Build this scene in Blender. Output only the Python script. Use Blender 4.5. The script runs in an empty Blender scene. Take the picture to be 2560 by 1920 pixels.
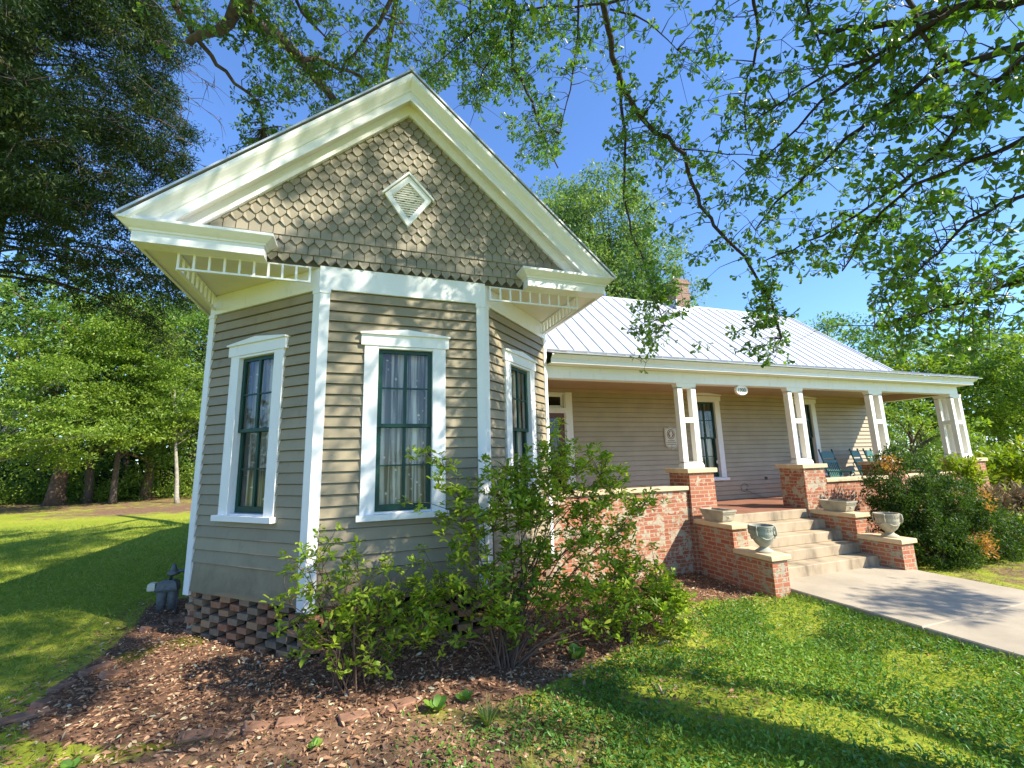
import bpy, math, random
import numpy as np
from mathutils import Vector, Matrix
S = bpy.context.scene
C = S.collection
# ------------------------------------------------------------------ camera
r_ = Vector((0.94524753, -0.32538901, -0.02508175))
u_ = Vector((-0.03274641, -0.17103219, 0.98472111))
f_ = Vector((0.32470721, 0.92998386, 0.17232308))
CAM = Vector((0.4903, -5.4486, 1.628))
cd = bpy.data.cameras.new('camera'); cam = bpy.data.objects.new('camera', cd); C.objects.link(cam)
cam.matrix_world = Matrix(((r_.x, u_.x, -f_.x, CAM.x), (r_.y, u_.y, -f_.y, CAM.y), (r_.z, u_.z, -f_.z, CAM.z), (0, 0, 0, 1)))
cd.sensor_width = 36; cd.lens = 36*1092.64/2560; cd.clip_end = 2000; cd.clip_start = .05
S.camera = cam
# ------------------------------------------------------------------ light
AZ = math.radians(46); EL = math.radians(41)
SUN = Vector((math.sin(AZ)*math.cos(EL), -math.cos(AZ)*math.cos(EL), math.sin(EL)))
w = bpy.data.worlds.new('World'); S.world = w; w.use_nodes = True
nt = w.node_tree
sky = nt.nodes.new('ShaderNodeTexSky'); sky.sky_type = 'NISHITA'; sky.sun_disc = False
sky.sun_elevation = EL; sky.sun_rotation = math.pi-AZ; sky.air_density = 1.0; sky.dust_density = .25; sky.ozone_density = 2.2
bg = nt.nodes['Background']; bg.inputs[1].default_value = .125
mxs = nt.nodes.new('ShaderNodeMix'); mxs.data_type = 'RGBA'; mxs.blend_type = 'MULTIPLY'; mxs.inputs[0].default_value = 1
mxs.inputs[7].default_value = (.78, 1.02, 1.36, 1)
nt.links.new(sky.outputs[0], mxs.inputs[6]); nt.links.new(mxs.outputs[2], bg.inputs[0])
sl = bpy.data.lights.new('sun', 'SUN'); sl.energy = 5.0; sl.angle = math.radians(.6); sl.color = (1, .93, .79)
so = bpy.data.objects.new('sun', sl); C.objects.link(so)
so.rotation_euler = SUN.to_track_quat('Z', 'Y').to_euler()
S.view_settings.view_transform = 'Standard'; S.view_settings.look = 'None'
S.view_settings.exposure = 1.0; S.view_settings.gamma = 1
try:
    S.cycles.max_bounces = 8; S.cycles.transparent_max_bounces = 12; S.cycles.diffuse_bounces = 4
except Exception: pass
rs = np.random.default_rng(7); random.seed(5)
# ------------------------------------------------------------------ materials
MATS = {}
def nm(name):
    m = bpy.data.materials.new(name); m.use_nodes = True
    n = m.node_tree.nodes; l = m.node_tree.links
    return m, n, l, n['Principled BSDF'], n['Material Output']
def ramp(n, l, src, stops):
    cr = n.new('ShaderNodeValToRGB'); e = cr.color_ramp.elements
    e[0].position, e[0].color = stops[0][0], (*stops[0][1], 1)
    e[1].position, e[1].color = stops[-1][0], (*stops[-1][1], 1)
    for p, c in stops[1:-1]:
        x = e.new(p); x.color = (*c, 1)
    l.new(src, cr.inputs[0]); return cr.outputs[0]
def coords(n, l, kind, scale=(1, 1, 1)):
    tc = n.new('ShaderNodeTexCoord'); mp = n.new('ShaderNodeMapping')
    mp.inputs['Scale'].default_value = scale
    l.new(tc.outputs[kind], mp.inputs[0]); return mp.outputs[0]
def noise(n, l, vec, scale, detail=4, rough=.55):
    t = n.new('ShaderNodeTexNoise'); t.inputs['Scale'].default_value = scale
    t.inputs['Detail'].default_value = detail; t.inputs['Roughness'].default_value = rough
    l.new(vec, t.inputs[0]); return t.outputs['Fac']
def mix(n, l, fac, a, b, mode='MIX'):
    m = n.new('ShaderNodeMix'); m.data_type = 'RGBA'; m.blend_type = mode
    if isinstance(fac, (int, float)): m.inputs[0].default_value = fac
    else: l.new(fac, m.inputs[0])
    for i, x in ((6, a), (7, b)):
        if isinstance(x, tuple): m.inputs[i].default_value = (*x, 1)
        else: l.new(x, m.inputs[i])
    return m.outputs[2]
def bump(n, l, h, p, strength=.3, dist=.01):
    b = n.new('ShaderNodeBump'); b.inputs['Strength'].default_value = strength; b.inputs['Distance'].default_value = dist
    l.new(h, b.inputs['Height']); l.new(b.outputs[0], p.inputs['Normal'])
def paint(name, col, rough=.5, var=.12, grain=True, dirt=None, spec=.4, boards=0):
    m, n, l, p, o = nm(name)
    v = coords(n, l, 'Object', (1, 1, 1)); a = noise(n, l, v, 2.3, 5)
    c0 = tuple(x*(1-var) for x in col); c1 = tuple(min(1, x*(1+var)) for x in col)
    c = ramp(n, l, a, [(.3, c0), (.7, c1)])
    if dirt:
        b = noise(n, l, coords(n, l, 'Object', (1, 1, .35)), 9, 6, .7)
        c = mix(n, l, ramp(n, l, b, [(.56, (0, 0, 0)), (.74, (.55, .55, .55))]), c, dirt)
    if boards and dirt:
        tc = n.new('ShaderNodeTexCoord'); sx = n.new('ShaderNodeSeparateXYZ'); l.new(tc.outputs['Object'], sx.inputs[0])
        nz = noise(n, l, coords(n, l, 'Object'), 5, 7, .7)
        ad = n.new('ShaderNodeMath'); ad.operation = 'MULTIPLY_ADD'; l.new(nz, ad.inputs[0]); ad.inputs[1].default_value = -1.1; l.new(sx.outputs[2], ad.inputs[2])
        c = mix(n, l, ramp(n, l, ad.outputs[0], [(.0, (.6, .6, .6)), (.38, (0, 0, 0))]), c, (.15, .115, .07))
    if boards:
        at = n.new('ShaderNodeAttribute'); at.attribute_name = 'tint'
        k0, k1 = 1-boards, 1+boards
        c = mix(n, l, 1.0, c, ramp(n, l, at.outputs['Fac'], [(0, (k0, k0, k0)), (1, (k1*1.0, k1*.99, k1*.97))]), 'MULTIPLY')
    l.new(c, p.inputs['Base Color']); p.inputs['Roughness'].default_value = rough
    p.inputs['Specular IOR Level'].default_value = spec
    if grain:
        g = noise(n, l, coords(n, l, 'UV', (4, 90, 1)), 1.5, 5, .6)
        bump(n, l, g, p, .35, .003)
    return m
def plain(name, col, rough=.6, metal=0, bumpy=0, var=.15, sc=8):
    m, n, l, p, o = nm(name)
    a = noise(n, l, coords(n, l, 'Object'), sc, 6)
    l.new(ramp(n, l, a, [(.3, tuple(x*(1-var) for x in col)), (.7, tuple(min(1, x*(1+var)) for x in col))]), p.inputs['Base Color'])
    p.inputs['Roughness'].default_value = rough; p.inputs['Metallic'].default_value = metal
    if bumpy: bump(n, l, noise(n, l, coords(n, l, 'Object'), 60, 4), p, bumpy, .006)
    return m
def leafmat(name, stops, trans=.35, rough=.45, tcol=None, spec=.4):
    m, n, l, p, o = nm(name)
    at = n.new('ShaderNodeAttribute'); at.attribute_name = 'tint'
    c = ramp(n, l, at.outputs['Fac'], stops)
    l.new(c, p.inputs['Base Color']); p.inputs['Roughness'].default_value = rough; p.inputs['Specular IOR Level'].default_value = spec
    t = n.new('ShaderNodeBsdfTranslucent')
    c2 = mix(n, l, 1.0, c, tcol or (1.5, 1.7, .5), 'MULTIPLY'); l.new(c2, t.inputs[0])
    ms = n.new('ShaderNodeMixShader'); ms.inputs[0].default_value = trans
    l.new(p.outputs[0], ms.inputs[1]); l.new(t.outputs[0], ms.inputs[2]); l.new(ms.outputs[0], o.inputs[0])
    return m
def brickmat(name, peel, cover=(.50, .41, .28), red=(.34, .095, .048), red2=(.44, .17, .085), mortar=(.45, .33, .22)):
    m, n, l, p, o = nm(name)
    uv = coords(n, l, 'UV')
    wob = n.new('ShaderNodeVectorMath'); wob.operation = 'ADD'
    nt_ = n.new('ShaderNodeTexNoise'); nt_.inputs['Scale'].default_value = 9; l.new(uv, nt_.inputs[0])
    sc = n.new('ShaderNodeVectorMath'); sc.operation = 'SCALE'; sc.inputs['Scale'].default_value = .016
    l.new(nt_.outputs['Color'], sc.inputs[0]); l.new(uv, wob.inputs[0]); l.new(sc.outputs[0], wob.inputs[1])
    b = n.new('ShaderNodeTexBrick'); l.new(wob.outputs[0], b.inputs['Vector'])
    b.inputs['Color1'].default_value = (*red, 1); b.inputs['Color2'].default_value = (*red2, 1); b.inputs['Mortar'].default_value = (*mortar, 1)
    b.inputs['Scale'].default_value = 1; b.inputs['Brick Width'].default_value = .205; b.inputs['Row Height'].default_value = .070
    b.inputs['Mortar Size'].default_value = .0085; b.inputs['Mortar Smooth'].default_value = .15; b.inputs['Bias'].default_value = -.1
    n1 = noise(n, l, uv, 5.5, 8, .62)
    msk = ramp(n, l, n1, [(peel, (0, 0, 0)), (peel+.025, (1, 1, 1))])
    n2 = noise(n, l, uv, 22, 5)
    cov = ramp(n, l, n2, [(.3, tuple(x*.75 for x in cover)), (.65, cover)])
    col = mix(n, l, msk, b.outputs['Color'], cov)
    n3 = noise(n, l, uv, 1.7, 5, .6)
    col = mix(n, l, ramp(n, l, n3, [(.55, (0, 0, 0)), (.75, (.5, .5, .5))]), col, (.13, .10, .065))
    l.new(col, p.inputs['Base Color']); p.inputs['Roughness'].default_value = .9
    inv = n.new('ShaderNodeMath'); inv.operation = 'SUBTRACT'; inv.inputs[0].default_value = 1; l.new(b.outputs['Fac'], inv.inputs[1])
    ad = n.new('ShaderNodeMath'); ad.operation = 'MULTIPLY_ADD'; l.new(n2, ad.inputs[0]); ad.inputs[1].default_value = .45; l.new(inv.outputs[0], ad.inputs[2])
    bump(n, l, ad.outputs[0], p, .8, .012)
    return m
M = {}
M['tan'] = paint('taupe_paint', (.285, .235, .150), .55, .10, dirt=(.17, .14, .09), boards=.09)
M['tan2'] = paint('porch_wall_paint', (.42, .345, .235), .6, .08, boards=.05)
M['shingle'] = paint('shingle_paint', (.255, .222, .160), .6, .12, boards=.10)
M['white'] = paint('white_paint', (.80, .79, .77), .45, .03, dirt=(.62, .58, .52))
M['whitec'] = paint('column_paint', (.82, .79, .72), .45, .03)
M['soffit'] = paint('soffit_paint', (.74, .70, .62), .6, .04)
M['green'] = paint('green_sash_paint', (.011, .052, .036), .4, .2, spec=.3)
M['ceil'] = paint('porch_ceiling_paint', (.42, .30, .19), .6, .06)
M['floor'] = paint('porch_floor_paint', (.29, .135, .085), .5, .15)
M['door'] = paint('door_varnish', (.13, .028, .012), .35, .2)
M['brick'] = brickmat('painted_brick', .585)
M['brickb'] = brickmat('peeling_brick', .512)
M['brickc'] = brickmat('step_brick', .54, cover=(.40, .35, .24))
M['chimney'] = brickmat('chimney_brick', .6, (.30, .24, .18), (.22, .11, .07), (.30, .17, .11), (.3, .26, .2))
M['cap'] = plain('cap_paint', (.62, .47, .28), .7, 0, .3, .10)
M['concrete'] = None
M['urn'] = plain('cast_stone', (.40, .36, .26), .85, 0, .5, .25, 5)
M['urng'] = plain('grey_cast_stone', (.34, .34, .27), .85, 0, .5, .25, 5)
M['chair'] = paint('rocker_paint', (.05, .15, .12), .4, .15)
M['meter'] = plain('meter_metal', (.13, .135, .13), .6, .3, .3, .35, 14)
M['dark'] = plain('dark_interior', (.012, .011, .010), .9)  # near-black: shade of unlit interiors put into the colour; planter soil too
M['gapdark'] = plain('dark_shingle_gap', (.075, .066, .05), .95)  # dark colour that puts shade into the gaps between gable shingles
M['black'] = plain('lettering', (.06, .04, .03), .6)
M['sign'] = plain('sign_enamel', (.62, .56, .44), .5, 0, 0, .04)
M['bark'] = plain('bark', (.10, .075, .055), .95, 0, .8, .35, 12)
M['barkd'] = plain('dark_bark', (.045, .036, .03), .95, 0, .6, .35, 12)
M['barkp'] = plain('pale_bark', (.30, .27, .22), .9, 0, .6, .35, 9)
M['barkb'] = plain('brown_bark', (.15, .09, .055), .95, 0, .8, .3, 9)
M['twig'] = plain('twig_bark', (.13, .075, .045), .9)
M['edge'] = plain('edging_brick_clay', (.27, .14, .085), .95, 0, .7, .4, 9)
M['log'] = plain('weathered_wood', (.35, .27, .19), .9, 0, .6, .3, 14)
M['car'] = plain('car_paint', (.08, .10, .13), .25, .3)
M['carglass'] = plain('car_glass', (.02, .025, .03), .08)
M['tyre'] = plain('tyre_rubber', (.02, .02, .02), .8)
def mk():
    # metal roof
    m, n, l, p, o = nm('standing_seam_metal')
    a = noise(n, l, coords(n, l, 'Object', (1, 3, 3)), 1.5, 6, .6)
    l.new(ramp(n, l, a, [(.3, (.50, .515, .54)), (.7, (.62, .635, .66))]), p.inputs['Base Color'])
    p.inputs['Roughness'].default_value = .42; p.inputs['Metallic'].default_value = .35
    M['roof'] = m
    # concrete with stains and moss
    m, n, l, p, o = nm('concrete')
    v = coords(n, l, 'Object')
    a = noise(n, l, v, 1.2, 8, .65); b = noise(n, l, v, 45, 4, .7)
    c = ramp(n, l, a, [(.3, (.31, .255, .18)), (.6, (.42, .35, .25)), (.75, (.46, .39, .29))])
    c = mix(n, l, ramp(n, l, b, [(.35, (.6, .6, .6)), (.5, (0, 0, 0))]), c, (.33, .28, .21))
    l.new(c, p.inputs['Base Color']); p.inputs['Roughness'].default_value = .9
    bump(n, l, b, p, .4, .004); M['concrete'] = m
    m, n, l, p, o = nm('stained_concrete')
    v = coords(n, l, 'Object')
    a = noise(n, l, coords(n, l, 'Object', (1.6, 1, .6)), 2.0, 7, .6); b = noise(n, l, v, 45, 4, .7); g = noise(n, l, v, 1.6, 4)
    c = ramp(n, l, a, [(.34, (.20, .155, .10)), (.5, (.40, .31, .20)), (.7, (.47, .37, .25))])
    c = mix(n, l, ramp(n, l, g, [(.6, (0, 0, 0)), (.72, (.55, .55, .55))]), c, (.22, .22, .07))
    l.new(c, p.inputs['Base Color']); p.inputs['Roughness'].default_value = .9
    bump(n, l, b, p, .4, .004); M['steps'] = m
    # glass
    m, n, l, p, o = nm('window_glass')
    g = n.new('ShaderNodeBsdfGlossy'); g.inputs['Roughness'].default_value = .02; g.inputs[0].default_value = (.9, .95, 1, 1)
    t = n.new('ShaderNodeBsdfTransparent'); t.inputs[0].default_value = (.97, .98, .97, 1)
    fr = n.new('ShaderNodeFresnel'); fr.inputs[0].default_value = 1.5
    vv = noise(n, l, coords(n, l, 'Object'), 3.5, 2)
    bb = n.new('ShaderNodeBump'); bb.inputs['Strength'].default_value = .15; bb.inputs['Distance'].default_value = .01; l.new(vv, bb.inputs['Height']); l.new(bb.outputs[0], g.inputs['Normal'])
    ms = n.new('ShaderNodeMixShader'); l.new(fr.outputs[0], ms.inputs[0]); l.new(t.outputs[0], ms.inputs[1]); l.new(g.outputs[0], ms.inputs[2]); l.new(ms.outputs[0], o.inputs[0])
    M['glass'] = m
    m, n, l, p, o = nm('dark_glass')
    p.inputs['Base Color'].default_value = (.012, .014, .012, 1); p.inputs['Roughness'].default_value = .06; M['dglass'] = m
    # lace
    m, n, l, p, o = nm('lace')
    uv = coords(n, l, 'Object')
    vo = n.new('ShaderNodeTexVoronoi'); vo.inputs['Scale'].default_value = 10; l.new(uv, vo.inputs[0])
    n2 = noise(n, l, uv, 70, 3, .7); n1 = noise(n, l, coords(n, l, 'Object', (7, 7, .25)), 2.2, 3, .6)
    mm = n.new('ShaderNodeMath'); mm.operation = 'MULTIPLY_ADD'; l.new(n2, mm.inputs[0]); mm.inputs[1].default_value = .5; l.new(vo.outputs[0], mm.inputs[2])
    fl = ramp(n, l, mm.outputs[0], [(.36, (1, 1, 1)), (.46, (0, 0, 0))])
    st = ramp(n, l, n1, [(.42, (.0, .0, .0)), (.58, (.9, .9, .9))])
    mx = n.new('ShaderNodeMath'); mx.operation = 'MAXIMUM'; l.new(fl, mx.inputs[0]); l.new(st, mx.inputs[1])
    mr = n.new('ShaderNodeMapRange'); l.new(mx.outputs[0], mr.inputs[0]); mr.inputs[3].default_value = .62; mr.inputs[4].default_value = .97
    l.new(ramp(n, l, mx.outputs[0], [(0, (.34, .30, .25)), (1, (.98, .92, .82))]), p.inputs['Base Color']); p.inputs['Roughness'].default_value = .9
    t = n.new('ShaderNodeBsdfTransparent'); ms = n.new('ShaderNodeMixShader'); l.new(mr.outputs[0], ms.inputs[0]); l.new(t.outputs[0], ms.inputs[1]); l.new(p.outputs[0], ms.inputs[2]); l.new(ms.outputs[0], o.inputs[0])
    M['lace'] = m
    # old bricks, one tint per brick
    m, n, l, p, o = nm('old_clay_brick')
    at = n.new('ShaderNodeAttribute'); at.attribute_name = 'tint'
    c = ramp(n, l, at.outputs['Fac'], [(0, (.17, .12, .075)), (.3, (.25, .17, .10)), (.45, (.27, .095, .045)), (.7, (.34, .15, .065)), (1, (.37, .22, .10))])
    g = noise(n, l, coords(n, l, 'Object'), 26, 6, .7)
    c = mix(n, l, ramp(n, l, g, [(.48, (0, 0, 0)), (.56, (.8, .8, .8))]), c, (.26, .19, .12))
    l.new(c, p.inputs['Base Color']); p.inputs['Roughness'].default_value = .95; bump(n, l, g, p, .8, .01); M['oldbrick'] = m
    # ground
    m, n, l, p, o = nm('ground_surface')
    v = coords(n, l, 'Object')
    a1 = n.new('ShaderNodeAttribute'); a1.attribute_name = 'bed'; a2 = n.new('ShaderNodeAttribute'); a2.attribute_name = 'dirt'
    n1 = noise(n, l, v, .35, 6, .6); n2 = noise(n, l, v, 14, 6, .7); n3 = noise(n, l, v, 2.2, 6, .65)
    lawn = ramp(n, l, n1, [(.3, (.23, .28, .028)), (.5, (.32, .355, .036)), (.7, (.40, .385, .06))])
    lawn = mix(n, l, ramp(n, l, n2, [(.35, (.5, .5, .5)), (.6, (0, 0, 0))]), lawn, (.05, .08, .012))
    dirt = ramp(n, l, n2, [(.3, (.10, .06, .035)), (.55, (.22, .13, .08)), (.75, (.34, .21, .14))])
    mul = ramp(n, l, n2, [(.3, (.085, .048, .03)), (.55, (.20, .11, .066)), (.75, (.34, .20, .125))])
    def thr(attr, k):
        s = n.new('ShaderNodeMath'); s.operation = 'MULTIPLY_ADD'; l.new(n3, s.inputs[0]); s.inputs[1].default_value = k; l.new(attr, s.inputs[2])
        return ramp(n, l, s.outputs[0], [(.5+k*.35, (0, 0, 0)), (.5+k*.65, (1, 1, 1))])
    c = mix(n, l, thr(a2.outputs['Fac'], .9), lawn, dirt)
    c = mix(n, l, thr(a1.outputs['Fac'], .35), c, mul)
    mo = n.new('ShaderNodeAttribute'); mo.attribute_name = 'moss'
    c = mix(n, l, thr(mo.outputs['Fac'], .5), c, (.12, .125, .012))
    l.new(c, p.inputs['Base Color']); p.inputs['Roughness'].default_value = 1; p.inputs['Specular IOR Level'].default_value = .1
    bump(n, l, n2, p, .7, .03); M['ground'] = m
mk()
M['oak'] = leafmat('oak_leaf', [(0, (0.053, 0.110, 0.022)), (.5, (0.090, 0.169, 0.029)), (.9, (0.152, 0.240, 0.036)), (1, (0.285, 0.304, 0.053))], .42, .35, (1.7, 2.0, .5))
M['oakb'] = leafmat('oak_leaf_far', [(0, (0.055, 0.110, 0.022)), (.5, (0.110, 0.193, 0.033)), (1, (0.239, 0.313, 0.055))], .42, .4, (1.6, 1.9, .5))
M['cedar'] = leafmat('cedar_leaf', [(0, (.016, .036, .013)), (.6, (.032, .062, .018)), (.9, (.085, .11, .025)), (1, (.20, .155, .055))], .22, .6, (1.5, 1.6, .5), .2)
M['azalea'] = leafmat('azalea_leaf', [(0, (0.112, 0.179, 0.018)), (.5, (0.224, 0.336, 0.029)), (1, (0.426, 0.482, 0.050))], .42, .45, (1.4, 1.5, .4), .25)
M['box'] = leafmat('evergreen_leaf', [(0, (0.024, 0.052, 0.012)), (.6, (0.056, 0.108, 0.017)), (.9, (0.130, 0.181, 0.026)), (.94, (0.146, 0.199, 0.030)), (.96, (0.475, 0.233, 0.070)), (1, (0.518, 0.259, 0.086))], .3, .5, None, .25)
M['yellow'] = leafmat('yellow_green_leaf', [(0, (.10, .17, .018)), (.5, (.22, .28, .02)), (1, (.42, .38, .02))], .35, .4)
M['bright'] = leafmat('bright_leaf', [(0, (0.095, 0.162, 0.024)), (.5, (0.176, 0.270, 0.034)), (1, (0.324, 0.405, 0.054))], .4, .5, (1.4, 1.5, .5))
M['mid'] = leafmat('mid_leaf', [(0, (0.055, 0.120, 0.025)), (.5, (0.120, 0.212, 0.040)), (1, (0.258, 0.350, 0.064))], .35, .5)
M['darkl'] = leafmat('dark_leaf', [(0, (0.018, 0.042, 0.015)), (.6, (0.038, 0.075, 0.021)), (1, (0.090, 0.135, 0.030))], .25, .6, None, .2)
M['grey'] = leafmat('silver_green_leaf', [(0, (0.081, 0.149, 0.047)), (.5, (0.162, 0.257, 0.081)), (1, (0.324, 0.405, 0.135))], .35, .45, (1.3, 1.4, .6))
M['grass'] = leafmat('grass_blade', [(0, (0.098, 0.177, 0.021)), (.5, (0.195, 0.292, 0.028)), (.85, (0.300, 0.354, 0.039)), (1, (0.531, 0.442, 0.142))], .35, .5, (1.4, 1.5, .4))
M['cover'] = leafmat('ground_cover_leaf', [(0, (0.059, 0.134, 0.024)), (.5, (0.109, 0.227, 0.037)), (.9, (0.218, 0.353, 0.050)), (1, (0.370, 0.437, 0.067))], .3, .35, (1.4, 1.5, .4), .2)
M['litter'] = leafmat('dead_leaf', [(0, (0.132, 0.073, 0.046)), (.5, (0.371, 0.204, 0.115)), (.85, (0.600, 0.371, 0.220)), (1, (0.600, 0.600, 0.389))], .15, .8, (1.3, 1., .7), .2)
M['dry'] = leafmat('dry_stalk', [(0, (.16, .11, .06)), (1, (.36, .27, .15))], .1, .8, (1, 1, 1), .1)
M['hazytree'] = leafmat('distant_leaf', [(0, (0.065, 0.111, 0.046)), (.5, (0.104, 0.169, 0.065)), (1, (0.182, 0.234, 0.091))], .3, .7, None, .1)
# ------------------------------------------------------------------ helpers
WL = {}
def link(o, parent=None):
    C.objects.link(o)
    if parent is not None: o.parent = parent
def tag(o, label=None, cat=None, group=None, kind=None):
    if label: o['label'] = label
    if cat: o['category'] = cat
    if group: o['group'] = group
    if kind: o['kind'] = kind
    return o
def thing(name, label, cat, loc=(0, 0, 0), group=None):
    o = bpy.data.objects.new(name, None); link(o); o.location = loc; o.empty_display_size = .2
    WL[o.name] = Vector(loc); return tag(o, label, cat, group)
class MB:
    def __init__(s): s.v = []; s.f = []; s.t = []; s.tint = 0
    def add(s, pts, faces):
        b = len(s.v); s.v += [tuple(p) for p in pts]
        s.f += [tuple(b+i for i in f) for f in faces]; s.t += [s.tint]*len(faces)
    def poly(s, pts): s.add(pts, [tuple(range(len(pts)))])
    def box(s, x0, x1, y0, y1, z0, z1):
        p = [(x0, y0, z0), (x1, y0, z0), (x1, y1, z0), (x0, y1, z0), (x0, y0, z1), (x1, y0, z1), (x1, y1, z1), (x0, y1, z1)]
        s.add(p, [(0, 3, 2, 1), (4, 5, 6, 7), (0, 1, 5, 4), (1, 2, 6, 5), (2, 3, 7, 6), (3, 0, 4, 7)])
    def bbox(s, x0, x1, y0, y1, z0, z1, c=.008):   # box with chamfered top and bottom rims
        L = [(z0, c), (z0+c, 0), (z1-c, 0), (z1, c)]
        s.loft([[(x0+o, y0+o, z), (x1-o, y0+o, z), (x1-o, y1-o, z), (x0+o, y1-o, z)] for z, o in L])
    def loft(s, rings, cap=True):
        n = len(rings[0]); pts = [p for r in rings for p in r]; fs = []
        for i in range(len(rings)-1):
            for j in range(n):
                k = (j+1) % n; fs.append((i*n+j, i*n+k, (i+1)*n+k, (i+1)*n+j))
        if cap: fs += [tuple(range(n-1, -1, -1)), tuple(range((len(rings)-1)*n, len(rings)*n))]
        s.add(pts, fs)
    def fp(s, F, u, d, z):
        o, U, N = F; return (o[0]+u*U[0]+d*N[0], o[1]+u*U[1]+d*N[1], z)
    def fbox(s, F, u0, u1, d0, d1, z0, z1):
        P = lambda u, d, z: s.fp(F, u, d, z)
        p = [P(u0, d1, z0), P(u1, d1, z0), P(u1, d0, z0), P(u0, d0, z0), P(u0, d1, z1), P(u1, d1, z1), P(u1, d0, z1), P(u0, d0, z1)]
        s.add(p, [(0, 3, 2, 1), (4, 5, 6, 7), (0, 1, 5, 4), (1, 2, 6, 5), (2, 3, 7, 6), (3, 0, 4, 7)])
    def fprism(s, F, pts, d0, d1):     # polygon in (u,z), from depth d0 out to d1
        n = len(pts); a = [s.fp(F, u, d1, z) for u, z in pts]; b = [s.fp(F, u, d0, z) for u, z in pts]
        s.add(a+b, [tuple(range(n)), tuple(range(2*n-1, n-1, -1))]+[(i, i+n, (i+1) % n+n, (i+1) % n) for i in range(n)])
    def beam(s, a, b, w, h, up=(0, 0, 1)):
        a = Vector(a); b = Vector(b); d = (b-a).normalized(); x = d.cross(Vector(up)).normalized()*w/2; y = x.cross(d).normalized()*h/2
        r = [[a-x-y, a+x-y, a+x+y, a-x+y], [b-x-y, b+x-y, b+x+y, b-x+y]]
        s.loft(r)
    def tube(s, pts, rad, n=6, cap=True):
        pts = [Vector(p) for p in pts]; m = len(pts)
        if not hasattr(rad, '__len__'): rad = [rad]*m
        rings = []; ref = Vector((.3, .2, 1)).normalized()
        for i, p in enumerate(pts):
            d = (pts[min(i+1, m-1)]-pts[max(i-1, 0)])
            d = d.normalized() if d.length > 1e-9 else Vector((0, 0, 1))
            x = d.cross(ref)
            if x.length < .05: x = d.cross(Vector((1, 0, 0)))
            x.normalize(); y = d.cross(x)
            rings.append([p+(x*math.cos(2*math.pi*k/n)+y*math.sin(2*math.pi*k/n))*rad[i] for k in range(n)])
        s.loft(rings, cap)
    def lathe(s, prof, n=24, c=(0, 0, 0)):
        s.loft([[(c[0]+r*math.cos(2*math.pi*k/n), c[1]+r*math.sin(2*math.pi*k/n), c[2]+z) for k in range(n)] for r, z in prof])
    def build(s, name, mat, parent=None, smooth=False, org=None):
        off = Vector(org) if org is not None else (WL.get(parent.name, Vector((0, 0, 0))) if parent is not None else Vector((0, 0, 0)))
        me = bpy.data.meshes.new(name)
        v = np.array(s.v, float)-np.array(off)
        me.from_pydata(v.tolist(), [], s.f); me.update()
        # uv in metres
        nl = len(me.loops); uv = np.zeros((nl, 2)); li = np.zeros(nl, int); me.loops.foreach_get('vertex_index', li)
        no = np.zeros(len(me.polygons)*3); me.polygons.foreach_get('normal', no); no = no.reshape(-1, 3)
        lt = np.zeros(len(me.polygons), int); me.polygons.foreach_get('loop_total', lt)
        nn = np.repeat(no, lt, 0); co = v[li]
        t = np.stack([-nn[:, 1], nn[:, 0]], 1); ln = np.hypot(t[:, 0], t[:, 1])+1e-9; t /= ln[:, None]
        side = np.abs(nn[:, 2]) < .75
        uv[:, 0] = np.where(side, co[:, 0]*t[:, 0]+co[:, 1]*t[:, 1], co[:, 0]); uv[:, 1] = np.where(side, co[:, 2], co[:, 1])
        ul = me.uv_layers.new(name='UVMap'); ul.data.foreach_set('uv', uv.ravel())
        if any(s.t): me.attributes.new('tint', 'FLOAT', 'FACE').data.foreach_set('value', np.array(s.t, float))
        if smooth: me.polygons.foreach_set('use_smooth', [True]*len(me.polygons))
        me.materials.append(mat if not isinstance(mat, str) else M[mat])
        o = bpy.data.objects.new(name, me); link(o, parent)
        if parent is None: o.location = off
        WL[o.name] = off; return o
SH = {  # leaf outlines: (along, side, up) and faces
 'oval': ([(0, 0, 0), (.45, -.24, .05), (1, 0, -.04), (.45, .24, .05)], [(0, 1, 2), (0, 2, 3)]),
 'oak': ([(0, 0, 0), (.55, -.11, .03), (.88, -.27, .02), (1.0, 0, -.05), (.88, .27, .02), (.55, .11, .03)], [(0, 1, 2, 3), (0, 3, 4, 5)]),
 'azalea': ([(0, 0, 0), (.35, -.15, .05), (.68, -.19, .05), (1, 0, -.08), (.68, .19, .05), (.35, .15, .05)], [(0, 1, 2, 3), (0, 3, 4, 5)]),
 'spray': ([(0, 0, 0), (.5, -.13, 0), (1, 0, -.1), (.5, .13, 0)], [(0, 1, 2, 3)]),
 'blade': ([(0, -.03, 0), (0, .03, 0), (.6, .022, .0), (.6, -.022, .0), (1, 0, -.08)], [(0, 1, 2, 3), (3, 2, 4)]),
 'round': ([(0, 0, 0), (.3, -.33, .04), (.8, -.28, .03), (1, 0, -.02), (.8, .28, .03), (.3, .33, .04)], [(0, 1, 2, 3), (0, 3, 4, 5)]),
}
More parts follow.
